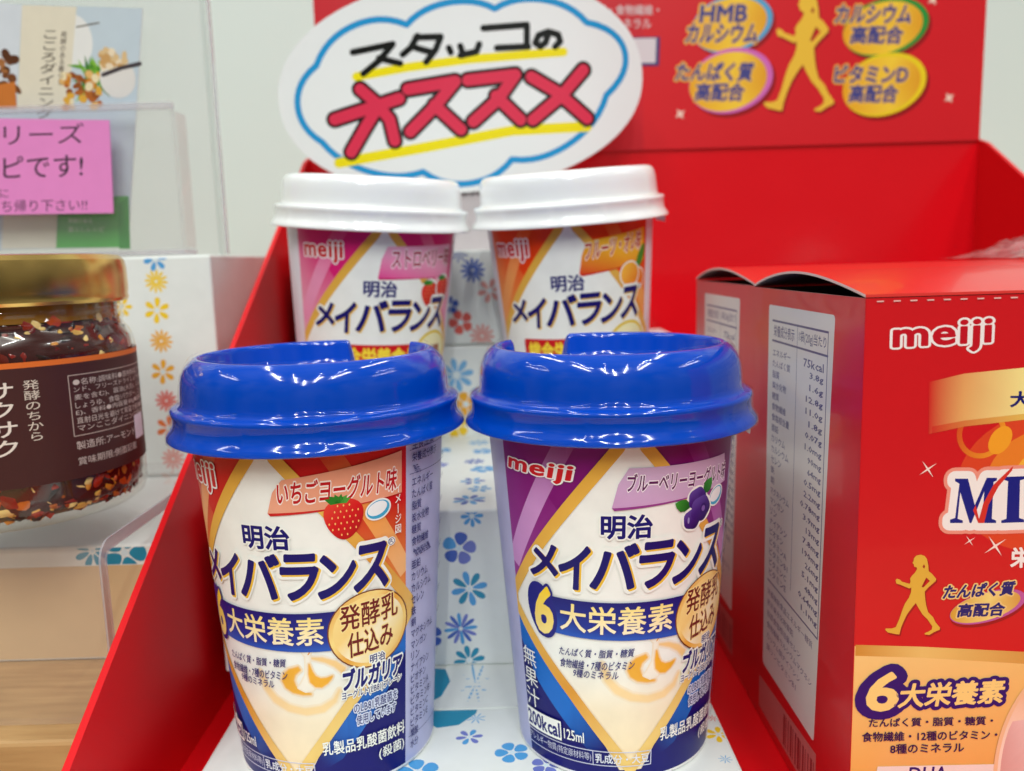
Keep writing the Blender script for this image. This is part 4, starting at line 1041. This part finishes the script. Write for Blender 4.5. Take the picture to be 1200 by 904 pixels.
def product_box(label):
    t = thing('product_box', label, 'product box', BASE, group='red cartons standing on the right')
    T0 = lambda p: (p[0] - BASE[0], p[1] - BASE[1], p[2] - BASE[2])
    c8 = [(x, y, z) for z in (BZ0, BZ1) for y in (BY0, BY1) for x in (BX0, BX1)]
    body_v = [T0(p) for p in c8]
    th = 0.5
    inn = [T0((x + (th if x == BX0 else -th), y + (th if y == BY0 else -th), z + (th if z == BZ0 else 0))) for x, y, z in c8]
    body_f = [(0, 1, 5, 4), (1, 3, 7, 5), (3, 2, 6, 7), (2, 0, 4, 6), (0, 2, 3, 1)]
    body_f += [tuple(8 + i for i in q[::-1]) for q in body_f] + [(4, 5, 13, 12), (5, 7, 15, 13), (7, 6, 14, 15), (6, 4, 12, 14)]
    v3 = body_v + inn; fc = list(body_f)
    ik = [np.tile(rgb(206, 22, 30), (20, 1)), np.tile(rgb(120, 112, 108), (20, 1)), np.tile(rgb(200, 170, 160), (16, 1))]
    for sh, to3 in ((fa, lambda u, v, o: T0((u, BY0 - 0.02 - o, v))), (la, lambda u, v, o: T0((BX0 - 0.02 - o, -u, v)))):
        cl = (BX0 + .15, BZ0, BX1 - .15, BZ1) if sh is fa else (-BY1, BZ0, -BY0, BZ1)
        for V, T, color, off in sh.items:
            tri = clip_tris(clip_tris(V[T], 0, cl[0], cl[2]), 1, cl[1], cl[3])
            if not len(tri): continue
            a = tri.reshape(-1, 2); k = len(v3)
            v3 += [to3(p, q, off) for p, q in a]; fc += [(k + i, k + i + 1, k + i + 2) for i in range(0, len(a), 3)]
            ik.append(np.array([color(*q) for q in a]) if callable(color) else np.tile(color, (len(a), 1)))
    obj('carton_body', v3, fc, m_box, t, inks=np.concatenate(ik))
    # top flap bowed upwards so that a dark crescent opens along the side
    n = 28; v = []; f = []
    for j in range(n + 1):
        s = j / n; y = BY0 - 0.1 + (BY1 - BY0 + 0.2) * s
        z = BZ1 + 0.15 + 3.9 * math.sin(math.pi * s ** 1.12) ** 0.85
        for x in (BX0 - 0.1, BX1 + 0.1):
            v.append(T0((x, y, z))); v.append(T0((x, y, z + 0.55)))
    for j in range(n):
        a, b = 4 * j, 4 * j + 4
        f += [(a + 1, a + 3, b + 3, b + 1), (a, b, b + 2, a + 2), (a, a + 1, b + 1, b), (a + 2, b + 2, b + 3, a + 3)]
    f += [(0, 2, 3, 1), (4 * n, 4 * n + 1, 4 * n + 3, 4 * n + 2)]
    fik = []
    for j in range(n): fik += [np.tile(rgb(222, 34, 32), (4, 1)), np.tile(rgb(170, 160, 152), (4, 1)), np.tile(rgb(232, 206, 196), (4, 1)), np.tile(rgb(232, 206, 196), (4, 1))]
    fik += [np.tile(rgb(222, 60, 54), (8, 1))]
    obj('top_flap', v, f, m_flap, t, True, np.concatenate(fik), sharp=40)
    return t
pb = product_box('red carton nearest the camera, showing its printed front face')
p2 = pb.copy(); COL.objects.link(p2)
for ch in list(pb.children):
    c = ch.copy(); COL.objects.link(c); c.parent = p2
p2['label'] = 'red carton standing behind the nearer one, only its side label showing'
p2.location = Vector((BASE[0] + 0.15, BASE[1] + 70.4, BASE[2] + 0.3)) * S; p2.rotation_euler = (0, 0, 0.0)
# crumpled clear bag lying on the box tops
m_bag = clear_material('crumpled_bag_film', (0.98, 0.95, 0.95), 0.12, 0.22, rgb(236, 206, 206), bump=(60, 0.8, 0.003))
rb = random.Random(11); bv = []; bf = []
NU, NV = 26, 16
for j in range(NV):
    for i in range(NU):
        x = 152 + 60 * i / (NU - 1); y = 236 + 60 * j / (NV - 1)
        hgt = 11.0 * max(0, math.sin(math.pi * min(1, (i / (NU - 1)) * 0.9 + 0.02))) ** 1.2 * math.sin(math.pi * (j + 0.5) / NV) ** 0.7
        bv.append((x - 182, y - 266, 0.2 + hgt * (0.8 + 0.25 * math.sin(i * 1.7 + j * 0.9) + 0.15 * math.sin(i * 0.8 - j * 1.9))))
for j in range(NV - 1):
    for i in range(NU - 1): bf.append((j * NU + i, j * NU + i + 1, (j + 1) * NU + i + 1, (j + 1) * NU + i))
tag(obj('plastic_bag', bv, bf, m_bag, smooth=True, loc=(182, 266, 113.0)), 'crumpled clear plastic wrap lying on top of the red cartons', 'plastic wrap')

# ------------------------------------------------------------------ left side: jar on a clear riser, leaflet holder, boxes
m_acr = clear_material('clear_acrylic', (0.985, 0.98, 0.98), 0.05, 0.05, rgb(232, 230, 230))
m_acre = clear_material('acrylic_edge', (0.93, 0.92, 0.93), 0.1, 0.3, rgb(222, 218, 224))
R0 = (-190, 220, 11)
riser = thing('display_riser', 'clear acrylic riser carrying the sauce jar', 'display riser', R0)
def riser_profile(r_out, n=8):
    pts = [(264, 55.2)] + [(183 + 5 - 5 * math.sin(a) , 50.2 + 5 * math.cos(a)) for a in np.linspace(0, math.pi / 2, n)] + [(183, 11.3)]
    inn = [(186, 11.3)] + [(186 + 2 - 2 * math.sin(a), 50.2 + 2 * math.cos(a)) for a in np.linspace(math.pi / 2, 0, n)] + [(264, 52.2)]
    return pts + inn
rp = riser_profile(5)
def extrude_x(prof, x0, x1):
    b = MB(); n = len(prof)
    v = [(x0 - R0[0], y - R0[1], z - R0[2]) for y, z in prof] + [(x1 - R0[0], y - R0[1], z - R0[2]) for y, z in prof]
    h2 = n // 2
    f = [(i, (i + 1) % n, n + (i + 1) % n, n + i) for i in range(n)]
    f += [(i, n - 1 - i, n - 2 - i, i + 1)[::-1] for i in range(h2 - 1)] + [(n + i, n + n - 1 - i, n + n - 2 - i, n + i + 1) for i in range(h2 - 1)]
    b.add(v, [q[::-1] for q in f]); return b
extrude_x(rp, -290, -96.4).build('bent_sheet', m_acr, riser, True, sharp=40)
extrude_x(rp, -96.3, -95.8).build('edge_or_glare_strip', m_acre, riser)
tag(MB().box(-400, -92, 176, 610, -11.9, 11, 1.0).build('plinth', m_wood), 'pale wooden plinth under the clear acrylic riser', 'plinth')
f_ = Sheet()
f_.rect(-330, 11, -90, 38.2, rgb(214, 184, 142)); f_.up()  # tan paints the white box's shade behind the acrylic into its lower front
for (u, v), r, k, c in (((-106.29, 41.62), 6.0, 'round', TEAL), ((-115.01, 42.37), 5, 'daisy', TEAL), ((-150, 42), 6, 'daisy', TEAL), ((-190, 41), 6, 'round', SKY)):
    sh2 = Sheet(); flower(sh2, u, v, r, k, c, 1.2)
    for V, T, col, off in sh2.items:
        tri = clip_tris(V[T], 1, 38.4, 60)
        if len(tri): f_.tris(tri.reshape(-1, 2), np.arange(len(tri) * 3).reshape(-1, 3), col, off)
wrapped('flat white box, shade painted tan on its lower front, with teal petals, lying behind the acrylic riser', -330, -95, 216, 372, 11.2, 43.9, f_, None, GW)
f_ = Sheet(); fl = [(YEL, 'aster', 4.1), (YEL, 'six', 4.6), (AMB, 'aster', 4.1), (AMB, 'six', 4.4), (CORAL, 'aster', 4.0), (ORG, 'six', 4.6), (PNK, 'aster', 4.2)]
for q, (c, k, r) in zip(((-122.24, 113.42), (-122.87, 103.40), (-122.36, 92.65), (-122.75, 81.80), (-122.48, 71.42), (-122.46, 61.57), (-121.94, 50.35)), fl): flower(f_, *q, r, k, c, 0.4)
flower(f_, *(-121.84, 121.01), 4.2, 'six', SKY, 0.2); flower(f_, *(-134.91, 104.93), 3.6, 'six', YEL)
for q, c in (((-143.78, 114.04), SKY), ((-155.50, 87.60), YEL), ((-158.52, 114.46), ORG)): flower(f_, *q, 4.5, 'six', c)
wrapped('tall white box with a column of yellow to red flowers, beside the sauce jar', -230, -103, 290, 366, 44.3, 122, f_, None, GW)

# leaflet holder standing on the flowered box
hold = thing('leaflet_holder', 'clear acrylic leaflet holder standing above the sauce jar', 'leaflet holder', (-170, 300, 122.2))
def hb_(x0, x1, y0, y1, z0, z1, bev=0.4): return MB().box(x0 + 170, x1 + 170, y0 - 300, y1 - 300, z0 - 122.2, z1 - 122.2, bev)
hb_(-250, -102, 303.5, 305.5, 122.4, 260, 0.6).build('back_plate', m_acr, hold)
hb_(-101.9, -101.2, 303.6, 305.4, 122.4, 260, 0.1).build('edge_or_glare_strip', m_acre, hold)  # plate edge, made milky to stand in for soft vertical reflections
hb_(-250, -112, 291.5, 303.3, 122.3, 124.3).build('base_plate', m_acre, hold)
hb_(-250, -112, 291.4, 293.0, 124.5, 171, 0.6).build('front_plate', m_acr, hold)
hb_(-250, -112.1, 290.9, 293.4, 171.1, 173.4, 0.5).build('edge_or_glare_strip', m_acre, hold)  # milky strip added as the glare along the front plate's top
hb_(-113.6, -112, 293.2, 303.2, 124.5, 171, 0.5).build('side_plate', m_acr, hold)
m_leaf = ink_material('leaflet_print', 0.3, 0.1, None, 0.03)
lf2 = Sheet()
LQ = [(-134.91, 125.61), (-122.20, 205.65), (-178.5, 209), (-190, 126)]
lf2.poly(LQ, rgb(196, 210, 220)); lf2.up()
lf2.poly([(-171.86, 208.94), (-162.98, 207.87), (-169.32, 173.60), (-176.03, 174.36)], rgb(214, 220, 228)); lf2.up()
lf2.poly([(-162.98, 207.87), (-144.49, 206.81), (-151.00, 173.37), (-168.70, 173.87)], rgb(226, 218, 198)); lf2.up()
lf2.ellipse(*(-146.24, 195.78), 6.0, 8.5, rgb(232, 232, 230)); lf2.up()
lf2.poly([(-162.98, 207.87), (-144.49, 206.81), (-151.00, 173.37), (-168.70, 173.87)], rgb(228, 220, 200)); lf2.up()
lf2.stroke([(-145.19, 200.20), (-137.48, 201.37)], 0.5, rgb(110, 100, 90)); lf2.up()
rl = random.Random(5)
for i in range(60):
    a = rl.random() * 6.28; cx, cy = (-141.09, 183.31); L = 3 + 4.5 * rl.random()
    d = np.array([math.cos(a), math.sin(a) * 1.0]); b = np.array([cx + rl.uniform(-3, 5), cy + rl.uniform(-5, 4)]); n = np.array([-d[1], d[0]]) * 0.6
    lf2.poly([b, b + d * L * .5 + n, b + d * L, b + d * L * .5 - n], rl.choice([rgb(100, 160, 40), rgb(140, 190, 70), rgb(60, 120, 40)]), sub=0.0001 * i)
lf2.up(2)
for i in range(42):
    cx, cy = (-145.35, 179.19); lf2.ellipse(cx + rl.uniform(-6.5, 7), cy + rl.uniform(-6, 6), rl.uniform(0.7, 1.8), rl.uniform(0.8, 1.6), rl.choice([rgb(206, 130, 40), rgb(226, 170, 60), rgb(150, 80, 30), rgb(226, 180, 110), rgb(180, 100, 40), rgb(236, 220, 180)]), rl.random() * 3, 12, sub=0.0001 * i)
lf2.up(2)
lf2.ellipse(*(-132.87, 183.08), 6.2, 6.6, rgb(226, 222, 218)); lf2.up()
for i in range(22):
    cx, cy = (-133.67, 189.85); lf2.ellipse(cx + rl.uniform(-4.5, 4.5), cy + rl.uniform(-3, 3), rl.uniform(0.9, 1.7), rl.uniform(0.8, 1.4), rl.choice([rgb(222, 190, 140), rgb(206, 160, 100), rgb(238, 220, 190)]), rl.random() * 3, 10, sub=0.0001 * i)
lf2.up(2)
lf2.stroke([(-137.75, 184.34), (-131.36, 186.42), (-124.78, 187.64)], 1.4, rgb(70, 62, 66)); lf2.up()
for i in range(14):
    cx, cy = (-170.76, 186.39); lf2.ellipse(cx + rl.uniform(-5, 3), cy + rl.uniform(-6, 6), rl.uniform(1, 2.2), rl.uniform(0.8, 1.8), rl.choice([rgb(120, 70, 34), rgb(170, 110, 60), rgb(90, 50, 24)]), rl.random() * 3, 12, sub=0.0001 * i)
lf2.up(2)
lf2.poly([(-175.41, 182.00), (-168.23, 182.93), (-168.70, 173.87), (-176.36, 174.08)], rgb(206, 120, 50)); lf2.up()
lf2.text('こころダイニング', (-162.27, 170.55), (-156.65, 170.39), (-156.95, 199.42), rgb(90, 80, 70), 0.0, vertical=True); lf2.text('発酵のある暮らし', (-153.96, 181.41), (-151.91, 181.35), (-150.58, 198.96), rgb(120, 110, 100), 0.0, vertical=True); lf2.up()
lf2.poly([(-157.82, 143.46), (-133.19, 143.35), (-135.52, 125.63), (-160.34, 126.04)], rgb(84, 176, 80)); lf2.poly([(-177.69, 138.13), (-158.43, 137.88), (-160.34, 126.04), (-179.71, 126.30)], rgb(222, 218, 200)); lf2.up()
lf2.text('発酵のある', (-155.18, 134.53), (-146.75, 134.29), (-154.99, 136.30), rgb(210, 226, 200)); lf2.text('暮らしレシピ', (-155.50, 131.57), (-142.84, 131.21), (-155.31, 133.35), rgb(210, 226, 200)); lf2.up()
lf2.poly([(-137.08, 140.52), (-132.89, 143.34), (-134.06, 124.99), (-137.99, 125.10)], rgb(64, 150, 66)); lf2.up()
lo_ = MB().prism(LQ if area2(np.array(LQ)) > 0 else LQ[::-1], lambda u, v, d: (u, 299.0 + d, v), 0.4)
tag(lf2.build('leaflet', m_leaf, lambda u, v, o: (u, 298.95 - o, v), base=(lo_.v, lo_.f, np.tile(rgb(226, 224, 220), (sum(len(q) for q in lo_.f), 1)))), 'recipe leaflet with a food photo and green foot in the acrylic holder', 'leaflet')
pk = Sheet(); PQ = [(-134.97, 137.03), (-133.35, 167.80), (-196, 170.5), (-198, 138)]
pk.poly(PQ, rgb(232, 140, 206)); pk.up()
pk.text('シリーズ', (-180.92, 160.75), (-142.76, 160.52), (-180.09, 167.43), rgb(60, 44, 60), 0.0); pk.text('ピです!', (-171.27, 149.48), (-144.20, 149.56), (-170.40, 156.80), rgb(60, 44, 60), 0.005)
pk.text('に', (-173.18, 143.27), (-170.27, 143.19), (-172.84, 146.11), rgb(60, 44, 60)); pk.text('ち帰り下さい!!', (-173.18, 138.40), (-143.93, 138.15), (-172.70, 142.40), rgb(60, 44, 60)); pk.text('お持', (-184.26, 138.72), (-174.35, 138.44), (-183.80, 142.43), rgb(60, 44, 60))
pq = MB().prism(PQ if area2(np.array(PQ)) > 0 else PQ[::-1], lambda u, v, d: (u, 290.6 + d, v), 0.3)
tag(pk.build('notice_card', m_leaf, lambda u, v, o: (u, 290.55 - o, v), base=(pq.v, pq.f, np.tile(rgb(226, 130, 200), (sum(len(q) for q in pq.f), 1)))), 'pink handwritten-style notice card on the leaflet holder', 'notice card')

# sauce jar
JC = (-132.7, 218.0, 55.3)
m_glass = clear_material('jar_glass', (0.97, 0.96, 0.93), 0.03, 0.0, gain=1.2)
m_gold = add_bump(principled('gold_lid_metal', rgb(228, 190, 108), 0.24, metal=1.0), 60, 0.08, 0.0006)
jar = thing('sauce_jar', 'glass jar of chilli sauce with gold lid and dark brown label', 'jar', JC)
MB().lathe([(0.5, 0.2), (26, 0.2), (28.0, 0.6), (30, 2.0), (30.8, 4.6), (30.8, 42), (30.5, 44.5), (29.6, 46.6), (28.5, 48.0), (28.2, 49.0), (28.7, 49.7), (28.7, 50.3), (28.2, 50.9), (28.2, 51.4), (28.8, 52.1), (28.8, 52.7), (28.2, 53.3), (28.2, 56)], 96).build('glass', m_glass, jar, True)
# the sauce: dark oily paste crowded with fried garlic, chilli skins and almond bits
sv = MB().lathe([(0.3, 2.2), (24, 2.2), (27.4, 2.9), (29.4, 5.4), (29.9, 8), (29.9, 42), (29.6, 44.2), (28.6, 46.4), (27.6, 48.0), (27.4, 49.6), (0.3, 49.8)], 96)
s_ink = [np.tile(rgb(64, 16, 8), (sum(len(q) for q in sv.f), 1))]
rj = random.Random(21)
ib = bmesh.new(); bmesh.ops.create_icosphere(ib, subdivisions=1, radius=1); ib.verts.index_update()
iv = [q.co.copy() for q in ib.verts]; itf = [[q.index for q in p.verts] for p in ib.faces]; ib.free()
for i in range(640):
    t_ = rj.uniform(-1.75, 1.75) ; z_ = rj.choice([rj.uniform(3.5, 13), rj.uniform(3.5, 13), rj.uniform(40.5, 50)])
    rr_ = float(np.interp(z_, [2.5, 5, 8, 42, 44, 48, 50], [26.8, 28.8, 29.6, 29.6, 29.2, 27.4, 27.0])) - rj.random() * 0.5
    sx, sy, sz = rj.uniform(0.8, 2.9), rj.uniform(0.4, 0.8), rj.uniform(0.7, 2.1)
    M3 = Matrix.Rotation(t_, 3, "Z").__matmul__(Matrix.Rotation(rj.uniform(-1, 1), 3, "Y"))
    c0 = Vector((rr_ * math.sin(t_), -rr_ * math.cos(t_), z_))
    sv.add([tuple(c0 + M3.__matmul__(Vector((q.x * sx * rj.uniform(.75, 1.2), q.y * sy, q.z * sz * rj.uniform(.75, 1.2))))) for q in iv], itf)
    col = rj.choice([rgb(170, 44, 18), rgb(196, 78, 24), rgb(140, 30, 16), rgb(24, 10, 8), rgb(40, 16, 10), rgb(226, 150, 50), rgb(244, 196, 96), rgb(248, 216, 140), rgb(196, 104, 36), rgb(110, 30, 14)])
    s_ink.append(np.tile(col, (len(itf) * 3, 1)))
m_chunk = ink_material('sauce_bits', 0.22, 0.4, None, 0.2)
obj('sauce', sv.v, sv.f, m_chunk, jar, True, np.concatenate(s_ink), rot=(0, 0, az(JC)), sharp=50)
m_oil = principled('chilli_oil', rgb(150, 104, 22), 0.08, coat=0.3)
MB().lathe([(0.3, 49.9), (27.3, 50.0), (27.3, 54.2), (0.3, 54.3)], 96).build('oil', m_oil, jar, True, sharp=30)
MB().lathe([(29.2, 54.0), (30.0, 54.2), (30.4, 55.0), (30.2, 56.0), (30.4, 57), (30.4, 63.0), (30.0, 65.0), (28.6, 66.2), (25.5, 66.5), (24.6, 66.1), (23.5, 66.0), (12, 66.0), (0.3, 66.0)], 96).build('lid', m_gold, jar, True, sharp=35)
jl = Sheet(); jr = 31.0
jl.rect(-66, 11.5, 58, 40.0, rgb(66, 26, 24)); jl.rect(-66, 40.0, 58, 41.3, rgb(226, 110, 36)); jl.up()
jl.text('サクサク', (-5.2, 19.5), (0.2, 19.5), (-5.2, 36.8), rgb(232, 220, 208), 0.01, vertical=True); jl.text('発酵のちから', (2.2, 22.5), (5.6, 22.5), (2.2, 37), rgb(220, 206, 190), 0.0, vertical=True); jl.text('しょうゆ', (-13, 18.5), (-7.6, 18.5), (-13, 36.0), rgb(232, 220, 208), 0.01, vertical=True)
jl.stroke([(12.2, 22), (12.2, 37), (50, 37), (50, 22)], 0.2, rgb(190, 170, 160), closed=True)
for i, s_ in enumerate(['●名称:調味料●原材料名:アーモ', 'ンド、フリーズドライしょうゆ(大豆', '麦を含む)、醤油(大豆)、にんにく', 'しょうゆ、食塩/パウダー、こしょう', 'E)、香料●内容量:80g●賞味期限', '直射日光を避けて常温で保存●販売者', 'マンここダイニング株式会社']):
    jl.text(s_, (13.2, 34.5 - i * 1.9 - 0.1), (45, 34.5 - i * 1.9 - 0.1), (13.2, 36.0 - i * 1.9), rgb(206, 190, 182), 0.0, res=2)
jl.text('製造所:アーモンド工房', (12.5, 18.5), (38, 18.5), (12.5, 20.6), rgb(206, 190, 182), res=2); jl.text('賞味期限:側面記載', (12.5, 14.6), (33, 14.6), (12.5, 16.6), rgb(206, 190, 182), res=2)
jl.up(); jl.rect(33, 17.0, 40, 23.5, rgb(226, 214, 226), 0.4)
lab = jl.build('label', ink_material('jar_label', 0.5, 0.0, None, 0.03), lambda u, v, o: ((jr + o) * math.sin(u / jr), -(jr + o) * math.cos(u / jr), v), jar, cut=1.2, rot=(0, 0, az(JC)))

bpy.data.objects.remove(_txo)
